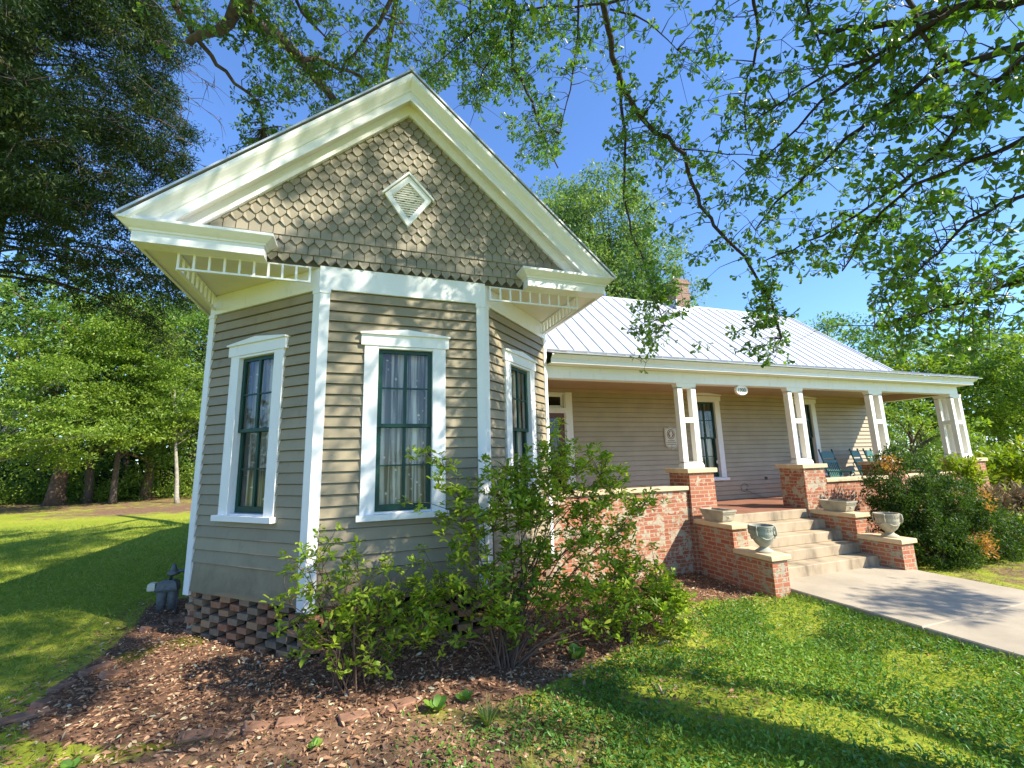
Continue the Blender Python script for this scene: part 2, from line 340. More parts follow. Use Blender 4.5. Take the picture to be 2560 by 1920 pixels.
def leaves(name, P, D, N, SZ, shape, mat, parent=None, tint=None, org=None):
    P = np.asarray(P, float); n = len(P)
    D = D/(np.linalg.norm(D, axis=1, keepdims=True)+1e-9); B = np.cross(N, D); B /= (np.linalg.norm(B, axis=1, keepdims=True)+1e-9); N = np.cross(D, B)
    sv, sf = SH[shape]; k = len(sv); sv = np.array(sv)
    off = np.array(org if org is not None else (WL.get(parent.name, Vector((0, 0, 0))) if parent is not None else (0, 0, 0)), float)
    V = (P[:, None]-off+SZ[:, None, None]*(sv[None, :, 0, None]*D[:, None]+sv[None, :, 1, None]*B[:, None]+sv[None, :, 2, None]*N[:, None])).reshape(-1, 3)
    idx = []; ls = []; tot = 0
    per = np.concatenate([np.array(f) for f in sf]); lens = np.array([len(f) for f in sf])
    LI = (per[None]+(np.arange(n)*k)[:, None]).ravel()
    starts = np.concatenate([[0], np.cumsum(lens)[:-1]])
    LS = (starts[None]+(np.arange(n)*lens.sum())[:, None]).ravel()
    me = bpy.data.meshes.new(name); me.vertices.add(len(V)); me.vertices.foreach_set('co', V.ravel())
    me.loops.add(len(LI)); me.loops.foreach_set('vertex_index', LI.astype(np.int32))
    me.polygons.add(len(LS)); me.polygons.foreach_set('loop_start', LS.astype(np.int32))
    try: me.polygons.foreach_set('loop_total', np.tile(lens, n).astype(np.int32))
    except Exception: pass
    me.update(calc_edges=True); me.validate()
    if tint is None: tint = rs.random(n)
    me.attributes.new('tint', 'FLOAT', 'FACE').data.foreach_set('value', np.repeat(tint, len(sf)).astype(float))
    me.materials.append(M[mat]); o = bpy.data.objects.new(name, me); link(o, parent)
    if parent is None: o.location = off
    WL[o.name] = Vector(off); return o
def rdir(n, up=0., flat=1.):
    d = rs.normal(size=(n, 3)); d[:, 2] = d[:, 2]*flat+up; return d/np.linalg.norm(d, axis=1, keepdims=True)
def clumps(cen, rad, per, flat=.6, droop=0.):
    cen = np.asarray(cen, float); rad = np.asarray(rad, float)
    n = len(cen)*per; c = np.repeat(cen, per, 0); r = np.repeat(rad, per)
    g = rs.normal(size=(n, 3)); g /= (np.linalg.norm(g, axis=1, keepdims=True)+1e-9); g *= (rs.random(n)**.45)[:, None]; g[:, 2] *= flat
    P = c+g*r[:, None]; D = g*.8+rs.normal(size=(n, 3))*.5; D[:, 2] -= droop
    N = rs.normal(size=(n, 3))*.55; N[:, 2] += 1
    return P, D, N
def rosettes(cen, rad, nros, k, b=None, tw=.0022, droop=.25):
    cen = np.asarray(cen, float); rad = np.asarray(rad, float); n = len(cen)
    g = rs.normal(size=(n, nros, 3)); g /= np.linalg.norm(g, axis=2, keepdims=True); g *= (.35+.65*rs.random((n, nros, 1))); g[:, :, 2] *= .85
    rc_ = cen[:, None]+g*rad[:, None, None]; ax = g+rs.normal(size=g.shape)*.25; ax[:, :, 2] -= .15; ax /= np.linalg.norm(ax, axis=2, keepdims=True)
    if b is not None:
        for i in range(n):
            for j in range(nros): b.tube([cen[i], rc_[i, j]], [tw*1.4, tw], 3, False)
    rc_ = rc_.reshape(-1, 3); ax = ax.reshape(-1, 3); m = len(rc_)
    rc2 = np.repeat(rc_, k, 0); ax2 = np.repeat(ax, k, 0); D = rs.normal(size=(m*k, 3)); D -= ax2*(D*ax2).sum(1, keepdims=True); D /= np.linalg.norm(D, axis=1, keepdims=True)
    D = D+ax2*rs.uniform(.1, 1.0, (m*k, 1)); D[:, 2] -= droop
    N = ax2+rs.normal(size=(m*k, 3))*.4; P = rc2-ax2*(.035*rs.random((m*k, 1)))
    return P, D, N
def smooth(a, b, x):
    t = np.clip((x-a)/(b-a), 0, 1); return t*t*(3-2*t)
def gz(x, y):
    x = np.asarray(x, float); y = np.asarray(y, float)
    z = -.385-.075*smooth(3.0, 6.0, x)*(1-smooth(12, 25, np.hypot(x, y)))
    z = z+.30*smooth(14, 40, np.hypot(x, y))*smooth(3, -6, x)
    z = z+.015*np.sin(x*2.1+y)*np.cos(y*1.7-x*.6)+.010*np.sin(x*5.3)*np.sin(y*4.7)
    return z
# ------------------------------------------------------------------ ground
def inpoly(x, y, poly):
    c = np.zeros(x.shape, bool); n = len(poly)
    for i in range(n):
        x0, y0 = poly[i]; x1, y1 = poly[(i+1) % n]
        k = ((y0 > y) != (y1 > y)) & (x < (x1-x0)*(y-y0)/(y1-y0+1e-12)+x0); c ^= k
    return c
def sdist(x, y, poly):
    d = np.full(x.shape, 1e9); n = len(poly)
    for i in range(n):
        a = np.array(poly[i], float); b = np.array(poly[(i+1) % n], float); ab = b-a
        t = np.clip(((x-a[0])*ab[0]+(y-a[1])*ab[1])/(ab@ab), 0, 1)
        d = np.minimum(d, np.hypot(x-a[0]-t*ab[0], y-a[1]-t*ab[1]))
    return np.where(inpoly(x, y, poly), d, -d)
BED = [(-1.75, -.75), (-2.1, -.35), (-2.2, .3), (-2.15, 1.1), (-2.2, 2.0), (-2.5, 3.2), (-1.2, 3.4), (3.5, 3.4), (6.5, 1.6), (6.4, .1), (5.9, -.05), (5.1, .05), (4.1, -.55), (2.9, -1.15), (1.9, -1.5), (.5, -1.35), (-.8, -1.15)]
FOOT = [(-1.5, 9), (-1.5, 1.42), (0, 0), (2, 0), (3.5, 1.42), (16, 1.42), (16, 9)]
def bedf(x, y): return np.clip(.5+sdist(x, y, BED)*2.2, 0, 1)
def dirtf(x, y):
    a = np.clip(1.0-.55*np.hypot((x+.4)/2.4, (y+2.0)/.95), 0, 1)          # worn strip along the bottom
    b = np.clip(.75-.35*np.hypot((x+9)/4.5, (y-21)/2.4), 0, 1)     # bare ground under the trees
    c = np.clip((y-x*.15-22)/5, 0, .52)*(x < 2)
    d = np.clip(.66-.3*np.hypot((x-12)/2.6, (y+.9)/.7), 0, 1)
    e = np.clip(.55-.5*np.hypot((x+1.9)/.8, (y-1.6)/2.2), 0, 1)
    return np.maximum.reduce([a, b, c, d, e])
def grid():
    a = np.sinh(np.linspace(-5.2, 5.2, 261))*400/np.sinh(5.2)*.9
    X, Y = np.meshgrid(a+1, a+1); return X, Y
X, Y = grid(); Z = gz(X, Y); n = X.shape[0]
me = bpy.data.meshes.new('lawn'); V = np.stack([X.ravel(), Y.ravel(), Z.ravel()], 1)
ii = np.arange(n*n).reshape(n, n); F = np.stack([ii[:-1, :-1].ravel(), ii[:-1, 1:].ravel(), ii[1:, 1:].ravel(), ii[1:, :-1].ravel()], 1)
me.from_pydata(V.tolist(), [], F.tolist()); me.update()
for k, fn in (('bed', bedf), ('dirt', dirtf)):
    me.attributes.new(k, 'FLOAT', 'POINT').data.foreach_set('value', fn(X.ravel(), Y.ravel()))
mo = np.zeros(X.size)
for cx, cy, rx, ry in ((-1.75, .9, .35, .5), (-1.3, 1.0, .3, .3), (-1.0, -1.15, .7, .14), (-2.3, 1.9, .3, .2), (-1.45, 1.2, .3, .2), (3.3, -1.3, .3, .2)):
    mo = np.maximum(mo, np.clip(.75-.5*np.hypot((X.ravel()-cx)/rx, (Y.ravel()-cy)/ry), 0, 1))
me.attributes.new('moss', 'FLOAT', 'POINT').data.foreach_set('value', mo)
me.materials.append(M['ground']); me.polygons.foreach_set('use_smooth', [True]*len(me.polygons))
o = bpy.data.objects.new('ground', me); link(o); tag(o, kind='structure')
# path
b = MB(); b.bbox(6.68, 9.50, -1.831, .24, -.60, -.372, .012); b.bbox(6.68, 9.50, -4.4, -1.847, -.60, -.374, .012); b.bbox(6.68, 9.5, -12, -4.412, -.60, -.376, .012)
b.box(6.7, 9.48, -11.9, .2, -.6, -.385)
tag(b.build('path', 'concrete'), kind='structure')
# ------------------------------------------------------------------ the house
H = thing('house', 'taupe clapboard house with shingled gable bay, metal roof and columned brick porch', 'house', (1, 1.5, -.4))
L45 = math.hypot(1.5, 1.42); cx45, cy45 = 1.5/L45, 1.42/L45
FF = ((0, 0), (1, 0), (0, -1)); FL = ((-1.5, 1.42), (cx45, -cy45), (-cy45, -cx45)); FR = ((2.0, 0), (cx45, cy45), (cy45, -cx45))
FW = ((3.5, 3.7), (1, 0), (0, -1)); FSL = ((-1.5, 9.), (0, -1), (-1, 0)); FSR = ((3.5, 1.42), (0, 1), (1, 0))
WZ0, WZ1, HW = 1.07, 3.03, .34
ZB, ZF, ZS = .13, 3.71, 3.98
def siding(F, L, rows, openings, name='wall', mat='tan', u0=0):
    b = MB()
    for i in range(len(rows)-1):
        z0, z1 = rows[i], rows[i+1]
        segs = [(u0, L)]
        for (a, c, za, zc) in openings:
            if z1 > za+.02 and z0 < zc-.02:
                ns = []
                for s0, s1 in segs:
                    if c <= s0 or a >= s1: ns.append((s0, s1)); continue
                    if a > s0: ns.append((s0, a))
                    if c < s1: ns.append((c, s1))
                segs = ns
        for s0, s1 in segs:
            # split long boards at random joints with a hair of offset
            cuts = [s0]; x = s0
            while s1-x > 3.2:
                x += 1.6+random.random()*1.5; cuts.append(min(x, s1-.3))
            cuts.append(s1)
            for c0, c1 in zip(cuts[:-1], cuts[1:]):
                b.tint = random.random(); j = random.uniform(-.0015, .0015); db = .031+j+random.uniform(0, .002)
                zz0 = z0+random.uniform(-.0015, .0015); e = .0025 if c1 < s1 else 0
                P = lambda u, d, z: b.fp(F, u, d, z)
                b.add([P(c0, 0, zz0), P(c1-e, 0, zz0), P(c1-e, db, zz0), P(c0, db, zz0), P(c0, .007, z1-.010), P(c1-e, .007, z1-.010), P(c0, -.012, z1-.010), P(c1-e, -.012, z1-.010), P(c0, -.012, zz0), P(c1-e, -.012, zz0)],
                      [(0, 1, 2, 3), (3, 2, 5, 4), (4, 5, 7, 6), (8, 9, 1, 0), (6, 7, 9, 8)])
    z0, z1 = rows[0], rows[-1]; zz = [z0]; 
    q = [(u0, L, z0, z1)]
    for (a, c, za, zc) in openings:
        nq = []
        for (p0, p1, r0, r1) in q:
            if c <= p0 or a >= p1: nq.append((p0, p1, r0, r1)); continue
            nq += [(p0, a, r0, r1), (c, p1, r0, r1)]
            if za > r0: nq.append((a, c, r0, za))
            if zc < r1: nq.append((a, c, zc, r1))
        q = nq
    for (p0, p1, r0, r1) in q:
        b.add([b.fp(F, p0, -.02, r0), b.fp(F, p1, -.02, r0), b.fp(F, p1, -.02, r1), b.fp(F, p0, -.02, r1)], [(0, 1, 2, 3)])
    return b.build(name, mat, H)
rows = [.13, .48, .635, .785, .925, 1.05]; rows += list(np.linspace(1.05, 3.71, 22)[1:])
op = lambda L: [(L/2-HW-.02, L/2+HW+.02, WZ0-.02, WZ1+.02)]
siding(FF, 2.0, rows, op(2.0)); siding(FL, L45, rows, op(L45)); siding(FR, L45, rows, op(L45))
siding(FSL, 7.58, rows, []); siding(FSR, 2.28, rows, [])
wz = list(np.arange(.5, 3.3, .1165))
W1, W2 = 9.0-3.5, 12.53-3.5
siding(FW, 12.0, wz, [(.3, 1.62, .4, 3.2), (W1-HW-.02, W1+HW+.02, WZ0-.02, WZ1+.02), (W2-HW-.02, W2+HW+.02, WZ0-.02, WZ1+.02)], mat='tan2')
b = MB(); b.box(15.47, 15.49, 3.72, 9.6, -.2, 3.99)
b.add([(15.49, 3.72, 4.0), (15.49, 9.6, 4.0), (15.49, 6.63, 6.7)], [(0, 1, 2)]); b.box(15.40, 15.52, 3.655, 3.80, .5, 3.25); b.build('wall', 'tan2', H)
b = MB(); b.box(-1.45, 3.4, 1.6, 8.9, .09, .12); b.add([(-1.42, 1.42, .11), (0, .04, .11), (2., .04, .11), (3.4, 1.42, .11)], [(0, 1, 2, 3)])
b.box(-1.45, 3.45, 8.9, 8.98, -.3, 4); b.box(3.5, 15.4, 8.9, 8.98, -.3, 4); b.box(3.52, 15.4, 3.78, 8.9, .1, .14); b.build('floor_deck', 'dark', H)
# windows
def window(F, uc, z0=WZ0, z1=WZ1, hw=HW, curtain_dark=False):
    b = MB(); cw = .15
    b.fbox(F, uc-hw-cw, uc-hw+.012, .0, .045, z0-.01, z1+.02)
    b.fbox(F, uc+hw-.012, uc+hw+cw, .0, .045, z0-.01, z1+.02)
    b.fbox(F, uc-hw-cw-.04, uc+hw+cw+.04, .0, .058, z1+.02, z1+.155)
    e = hw+cw+.055
    b.fprism(F, [(uc-e, z1+.155), (uc+e, z1+.155), (uc+e, z1+.175), (uc, z1+.232), (uc-e, z1+.175)], 0, .085)
    b.fbox(F, uc-hw-cw-.035, uc+hw+cw+.035, .0, .105, z0-.075, z0-.01)
    # jambs and head lining
    b.fbox(F, uc-hw-.004, uc-hw+.014, -.11, -.001, z0, z1); b.fbox(F, uc+hw-.014, uc+hw+.004, -.11, -.001, z0, z1)
    b.fbox(F, uc-hw+.014, uc+hw-.014, -.11, .043, z1-.012, z1+.018); b.fbox(F, uc-hw+.014, uc+hw-.014, -.11, .03, z0-.009, z0+.008)
    W = b.build('window', 'white', H)
    zm = z0+(z1-z0)*.515
    for (a, c, d) in ((zm-.02, z1-.014, -.012), (z0+.01, zm+.022, -.052)):
        b = MB(); s = .05; d0, d1 = d-.036, d; x0, x1 = uc-hw+.015, uc+hw-.015
        b.fbox(F, x0, x0+s, d0, d1, a, c); b.fbox(F, x1-s, x1, d0, d1, a, c)
        bt = .075 if a < zm-.1 else .042
        b.fbox(F, x0+s, x1-s, d0, d1, a, a+bt); b.fbox(F, x0+s, x1-s, d0, d1, c-.045, c)
        b.fbox(F, uc-.019, uc+.019, d0+.002, d1-.002, a+bt, c-.045)
        zc = (a+bt+c-.045)/2
        b.fbox(F, x0+s, uc-.019, d0+.006, d1-.006, zc-.009, zc+.009); b.fbox(F, uc+.019, x1-s, d0+.006, d1-.006, zc-.009, zc+.009)
        b.build('sash', 'green', W)
        b = MB()
        for q0, q1 in ((x0+s, uc-.019), (uc+.019, x1-s)):
            for r0, r1 in ((a+bt, zc-.009), (zc+.009, c-.045)):
                t = random.uniform(-.0012, .0012); P = lambda u, dd, z: b.fp(F, u, dd, z)
                b.poly([P(q0, d-.022+t, r0), P(q1, d-.022-t, r0), P(q1, d-.022-t*.5, r1), P(q0, d-.022+t, r1)])
        b.build('pane', 'glass', W)
    for sgn in (-1, 1):
        b = MB(); nn = 44; ph = random.random()*6
        us = np.linspace(.012, hw+.03, nn); row = []
        for zz in (z0-.02, z0+.6, z1-.5, z1-.03):
            row.append([b.fp(F, uc+sgn*(u*(1 if zz > z1-.4 else 1.0)+ (0.0 if zz > z1-.4 else .006*math.sin(u*30))), -.155+.024*math.sin(u*44+ph)+.010*math.sin(u*83+ph*2), zz) for u in us])
        pts = [p for r in row for p in r]
        b.add(pts, [(i*nn+j, i*nn+j+1, (i+1)*nn+j+1, (i+1)*nn+j) for i in range(3) for j in range(nn-1)])
        b.build('lace_curtain', 'lace', W, smooth=True)
    b = MB(); b.fbox(F, uc-hw-.25, uc+hw+.25, -.62, -.60, z0-.3, z1+.3); b.build('dark_room_sheet', 'dark', W)  # near-black sheet added to stand in for the unlit room
    return W
window(FF, 1.0); window(FL, L45/2); window(FR, L45/2); window(FW, W1); w2 = window(FW, W2)
b = MB(); F = FW; u = W1+HW-.055
b.fprism(F, [(u+.038*math.cos(t*math.pi/8), 1.46+.05*math.sin(t*math.pi/8)) for t in range(16)], -.013, -.009)
o = b.build('window_sticker', 'sign', H)
# frieze boards + corner boards
b = MB()
b.fbox(FF, -.028, 2.028, .0, .040, ZF, 4.0); b.fbox(FL, 0, L45-.012, .0, .037, ZF, ZS-.003); b.fbox(FR, .012, L45, .0, .037, ZF, ZS-.003)
b.fbox(FSL, 0, 7.58, 0, .037, ZF, ZS-.003); b.fbox(FSR, 0, 2.28, 0, .037, ZF, ZS-.003)
b.build('frieze_board', 'white', H)
def cboard(F1, u1, F2, u2, w=.095, zt=ZF):
    b = MB()
    for F, a, c in ((F1, u1-w, u1+.016), (F2, u2-.012, u2+w)):
        b.fbox(F, a, c, .0, .038, .085, zt-.05)
        b.fbox(F, a-.008, c+.008, .0, .046, zt-.05, zt-.002)
    b.build('corner_board', 'white', H)
cboard(FL, L45, FF, 0); cboard(FF, 2.0, FR, 0); cboard(FSL, 7.58, FL, 0); cboard(FR, L45, FSR, 0)
# foundation of open brickwork
def lattice(F, L, z0, z1, u0=0., off=0):
    b = MB(); ch = .0765; k = 0; z = z1
    while z > z0:
        za = max(z-ch+.006, z0-.06); u = u0-.33+(.165 if (k+off) % 2 else 0)
        while u < L:
            a, c = max(u, u0), min(u+.170+random.uniform(-.014, .014), L)
            if c-a > .03:
                b.tint = .02+.96*random.random()**(1.3); dd = random.uniform(-.012, .008)
                j = [random.uniform(-.006, .006) for _ in range(6)]
                P = lambda uu, d, zz: b.fp(F, uu, d, zz)
                p = [P(a, dd+j[0], za+j[1]), P(c, dd+j[2], za+j[3]), P(c, -.10, za), P(a, -.10, za), P(a, dd+j[4], z-.002), P(c, dd+j[5], z-.002), P(c, -.10, z-.002), P(a, -.10, z-.002)]
                b.add(p, [(0, 3, 2, 1), (4, 5, 6, 7), (0, 1, 5, 4), (1, 2, 6, 5), (2, 3, 7, 6), (3, 0, 4, 7)])
            u += .33
        z -= ch; k += 1
    return b
for F, L, of in ((FL, L45, 0), (FF, 2.0, 1), (FR, L45, 0)):
    lattice(F, L, -.52, .128, off=of).build('foundation', 'oldbrick', H)
b = MB(); b.box(-1.48, -1.38, 1.46, 8.9, -.5, .1); b.build('foundation', 'brickb', H)
b = MB(); b.box(3.30, 3.42, 1.5, 3.6, -.5, .1); b.build('foundation', 'brickb', H)
b = MB(); b.fbox(FL, .3, L45-.2, -.62, -.6, -.6, .08); b.fbox(FF, -.1, 2.1, -.72, -.7, -.6, .08); b.fbox(FR, .2, L45-.3, -.62, -.6, -.6, .08); b.build('crawl_space_dark_sheet', 'dark', H)  # near-black sheets added behind the open brickwork so its gaps read dark
# gable
GC, GS = .98, .883
ztri = lambda x, top: top-GS*abs(x-GC)
b = MB(); b.add([(GC-2.6, -.028, ZS), (GC+2.6, -.028, ZS), (GC, -.028, 6.35)], [(0, 1, 2)]); b.build('shingle_gap_backing', 'gapdark', H); b = MB()  # dark backing sheet added so the shingle gaps read shaded
e = .11; sw = .128; row = 0; z = 4.0
while z < 6.35:
    half = (6.36-z)/GS; kind = 'sq' if row in (1, 3) else 'pt'
    xo = GC+(sw/2 if row % 2 else 0); k0 = int(math.floor((-half)/sw))-1
    top = min(z+e*1.75, 6.34)
    for k in range(k0, -k0+1):
        x0 = xo+k*sw-sw/2+.004; x1 = x0+sw-.008; xm = (x0+x1)/2
        lim = lambda xx: 6.33-GS*abs(xx-GC)
        if lim(xm) < z+.02: continue
        if not (-1.82 < xm < 3.8): continue
        if lim(x0) < z+.05 and lim(x1) < z+.05: continue
        j = random.uniform(-.003, .003); yb = -.066+random.uniform(-.002, .002); yt = -.034
        t0, t1 = min(top, max(lim(x0), z+.06)), min(top, max(lim(x1), z+.06))
        ch = .058
        if row == 1 and k % 6 == 0: j -= .006
        if kind == 'pt': lo = [(x0, z+ch+j), (xm-.008, z+j), (xm+.008, z+j), (x1, z+ch+j)]
        else: lo = [(x0, z+j), (x1, z+j)]
        fr = [(p[0], yb+(p[1]-z)*.03, p[1]) for p in lo]; m = len(lo)
        bk = [(p[0], -.030, p[1]) for p in lo]
        pts = fr+[(x1, yt, t1), (x0, yt, t0)]+bk
        b.tint = random.random()
        b.add(pts, [tuple(range(m+2))]+[(i, m+2+i, m+3+i, i+1) for i in range(m-1)])
    z += e; row += 1
b.build('gable_shingles', 'shingle', H)
# rake trim by profile strips
def rake(prof, mat, name, zcut=4.03, tip=None):
    b = MB(); 
    for sgn in (-1, 1):
        for i in range(len(prof)-1):
            (y0, z0), (y1, z1) = prof[i], prof[i+1]
            l0 = tip if tip else (z0-zcut)/GS; l1 = tip if tip else (z1-zcut)/GS
            q = [(GC, y0, z0), (GC+sgn*l0, y0, z0-GS*l0), (GC+sgn*l1, y1, z1-GS*l1), (GC, y1, z1)]
            b.poly(q if sgn > 0 else q[::-1])
    return b.build(name, mat, H)
rake([(-.028, 6.29), (-.095, 6.29), (-.095, 6.47)], 'white', 'rake_board', 4.1)
rake([(-.09, 6.45), (-.215, 6.43)], 'soffit', 'rake_soffit', 4.1)
rake([(-.215, 6.43), (-.215, 6.40), (-.235, 6.40), (-.235, 6.52), (-.250, 6.53), (-.262, 6.56), (-.285, 6.59), (-.325, 6.63), (-.340, 6.66), (-.340, 6.715)], 'white', 'rake_moulding', 4.16)
# returns
def ret(x0, x1):
    b = MB(); rings = []
    for o_, z in ((0, 3.965), (0, 4.075), (.014, 4.08), (.020, 4.10), (.045, 4.115), (.085, 4.15), (.10, 4.165), (.10, 4.195)):
        rings.append([(x0-o_, -.225-o_, z), (x1+o_, -.225-o_, z), (x1+o_, -.03, z), (x0-o_, -.03, z)])
    b.loft(rings, False); z = 4.195
    b.poly([(x0-.1, -.325, z), (x1+.1, -.325, z), (x1+.02, -.03, z+.055), (x0-.1, -.03, z+.055)])
    b.poly([(x0, -.225, 3.965), (x0, -.03, 3.965), (x1, -.03, 3.965), (x1, -.225, 3.965)])
    b.build('cornice_return', 'white', H)
ret(-1.82, -.60); ret(2.58, 3.78)
# soffit and side eaves
b = MB()
for xs in ((-1.82, .98), (.98, 3.78)):
    b.poly([(xs[0], -.03, ZS), (xs[0], 1.5, ZS), (xs[1], 1.5, ZS), (xs[1], -.03, ZS)])
b.poly([(-1.82, 1.5, ZS), (-1.82, 8.9, ZS), (-1.4, 8.9, ZS), (-1.4, 1.5, ZS)]); b.poly([(3.4, 1.5, ZS), (3.4, 3.9, ZS), (3.78, 3.9, ZS), (3.78, 1.5, ZS)])
b.build('soffit', 'soffit', H)
for sgn, xe, yb in ((-1, -1.82, 9.1), (1, 3.78, 4.6)):
    b = MB(); pr = [(0, 3.965), (0, 4.075), (.02, 4.085), (.045, 4.115), (.085, 4.15), (.10, 4.165), (.10, 4.20)]
    for (a0, z0), (a1, z1) in zip(pr[:-1], pr[1:]):
        q = [(xe+sgn*a0, -.03, z0), (xe+sgn*a0, yb, z0), (xe+sgn*a1, yb, z1), (xe+sgn*a1, -.03, z1)]
        b.poly(q if sgn > 0 else q[::-1])
    b.poly([(xe, -.03, 3.965), (xe-sgn*.04, -.03, 3.965), (xe-sgn*.04, yb, 3.965), (xe, yb, 3.965)])
    b.build('eave_board', 'white', H)
# spandrel lattices under the overhang
def spandrel(p0, p1, n):
    b = MB(); p0 = Vector((*p0, 0)); p1 = Vector((*p1, 0)); L = (p1-p0).length; d = (p1-p0)/L; F = ((p0.x, p0.y), (d.x, d.y), (d.y, -d.x)); z0, z1 = 3.775, 3.975
    b.fbox(F, 0, L, -.015, .015, z0, z0+.022); b.fbox(F, 0, L, -.012, .012, z1-.014, z1)
    for i in range(n+1):
        u = i*(L-.022)/n; b.fbox(F, u, u+.022, -.013, .013, z0+.022, z1-.014)
    b.build('lattice_bracket', 'white', H)
spandrel((-1.47, -.02), (-.13, -.02), 9); spandrel((2.09, -.02), (3.43, -.02), 9)
spandrel((-1.47, 1.40), (-1.47, .0), 9); spandrel((3.43, .0), (3.43, 1.40), 11)
# wing roof
def roofslab(b, quad, th=.022):
    p = [Vector(q) for q in quad]; n = (p[1]-p[0]).cross(p[3]-p[0]).normalized()
    if n.z < 0: n = -n
    b.loft([[q for q in p], [q+n*th for q in p]])
    return n
def seams(b, a0, a1, c0, c1, sp):   # a0->a1 bottom edge, c0->c1 top edge
    a0, a1, c0, c1 = map(Vector, (a0, a1, c0, c1)); L = (a1-a0).length; n = int(L/sp)
    nn = (a1-a0).cross(c0-a0).normalized()
    if nn.z < 0: nn = -nn
    for i in range(n+1):
        t = (i+.5)/(n+1) if i < n+1 else 1
        p = a0.lerp(a1, t)+nn*.032; q = c0.lerp(c1, t)+nn*.032
        b.beam(p, q, .018, .032, nn)
b = MB(); yf, yb = -.352, 9.2
for sgn in (-1, 1):
    xe = GC+sgn*2.915; ze = 6.745-GS*2.915
    roofslab(b, [(xe, yf, ze), (xe, yb, ze), (GC, yb, 6.745), (GC, yf, 6.745)])
    seams(b, (xe, yf+.02, ze), (xe, yb, ze), (GC, yf+.02, 6.745), (GC, yb, 6.745), .42)
b.tube([(GC, yf-.01, 6.775), (GC, yb, 6.775)], .035, 8); b.build('wing_roof', 'roof', H)
# gable vent
VX, VZ = .99, 5.07
o1 = [(VX, 5.37), (VX+.30, 5.06), (VX, 4.64), (VX-.30, 5.06)]
b = MB()
def shr(k, pts): return [(VX+(x-VX)*k, 5.03+(z-5.03)*k) for x, z in pts]
o2 = shr(.72, o1)
for i in range(4):
    a, c, d, f = o1[i], o1[(i+1) % 4], o2[(i+1) % 4], o2[i]
    b.fprism(FF, [f, d, c, a] if True else [], .05, .10)
t = .03
b.fprism(FF, [(VX-.33, 5.045), (VX, 5.385), (VX+.33, 5.045), (VX+.33, 5.075), (VX, 5.42), (VX-.33, 5.075)], .05, .125)
b.fprism(FF, shr(.73, o1)[::-1], .05, .062)
G = b.build('gable_vent', 'white', H)
b = MB(); z = 4.74
while z < 5.27:
    hw_ = .30*.72*( (5.03+(5.37-5.03)*.72-z)/(.31*.72) if z > 5.05 else (z-(5.03-.39*.72))/(.42*.72)); hw_ = min(hw_, .215)
    if hw_ > .01:
        b.add([(VX-hw_, -.064, z+.022), (VX+hw_, -.064, z+.022), (VX+hw_, -.088, z), (VX-hw_, -.088, z), (VX-hw_, -.082, z-.004), (VX+hw_, -.082, z-.004)], [(3, 2, 1, 0), (3, 4, 5, 2)])
    z += .034
b.build('louvres', 'white', G)
# main roof, porch roof
b = MB(); RX0, RX1 = 1.6, 16.5
roofslab(b, [(RX0, 3.5, 4.12), (RX1, 3.5, 4.12), (RX1, 6.63, 6.88), (RX0, 6.63, 6.88)])
roofslab(b, [(RX0, 9.76, 4.12), (RX1, 9.76, 4.12), (RX1, 6.63, 6.88), (RX0, 6.63, 6.88)])
seams(b, (3.0, 3.5, 4.12), (RX1, 3.5, 4.12), (3.0, 6.63, 6.88), (RX1, 6.63, 6.88), .405)
b.tube([(RX0, 6.63, 6.92), (RX1, 6.63, 6.92)], .04, 8)
b.beam((RX1-.01, 3.5, 4.14), (RX1-.01, 6.63, 6.90), .05, .08, (0, -.66, .75))
MR = b.build('main_roof', 'roof', H)
b = MB(); b.box(10.72, 11.30, 6.3, 6.95, 6.3, 7.78); b.box(10.68, 11.34, 6.26, 6.99, 7.60, 7.68); b.build('chimney', 'chimney', MR)
b = MB(); b.box(10.70, 11.32, 6.26, 6.30, 6.45, 6.72); b.box(10.66, 10.70, 6.26, 6.95, 6.45, 6.98); b.build('chimney_flashing', 'roof', MR)
b = MB(); roofslab(b, [(3.62, 1.16, 3.425), (15.85, 1.16, 3.425), (15.85, 3.52, 4.10), (3.62, 3.52, 4.10)], .018)
seams(b, (3.62, 1.16, 3.425), (15.85, 1.16, 3.425), (3.62, 3.52, 4.10), (15.85, 3.52, 4.10), .405)
b.poly([(15.7, 1.4, 3.40), (15.7, 3.7, 3.40), (15.7, 3.7, 4.05)])
b.build('porch_roof', 'roof', H)
b = MB()
pr = [(1.29, 3.275), (1.275, 3.275), (1.275, 3.345), (1.262, 3.35), (1.25, 3.37), (1.215, 3.395), (1.205, 3.405), (1.205, 3.425)]
for (y0, z0), (y1, z1) in zip(pr[:-1], pr[1:]):
    e0, e1 = 1.275-y0, 1.275-y1
    b.poly([(3.56, y0, z0), (15.66+e0, y0, z0), (15.66+e1, y1, z1), (3.56, y1, z1)])
    b.poly([(15.66+e0, y0, z0), (15.66+e0, 3.75, z0), (15.66+e1, 3.75, z1), (15.66+e1, y1, z1)])
b.build('porch_fascia', 'white', H)
b = MB(); b.poly([(3.55, 1.29, 3.277), (3.55, 1.56, 3.277), (15.66, 1.56, 3.277), (15.66, 1.29, 3.277)]); b.poly([(15.38, 1.56, 3.277), (15.38, 3.75, 3.277), (15.66, 3.75, 3.277), (15.66, 1.56, 3.277)])
b.build('porch_soffit', 'soffit', H)
b = MB(); b.box(3.5, 15.42, 1.52, 1.72, 3.06, 3.274); b.box(15.20, 15.418, 1.722, 3.69, 3.063, 3.274); b.build('porch_beam', 'white', H)
b = MB(); b.box(3.5, 15.2, 1.70, 3.70, 3.245, 3.27)
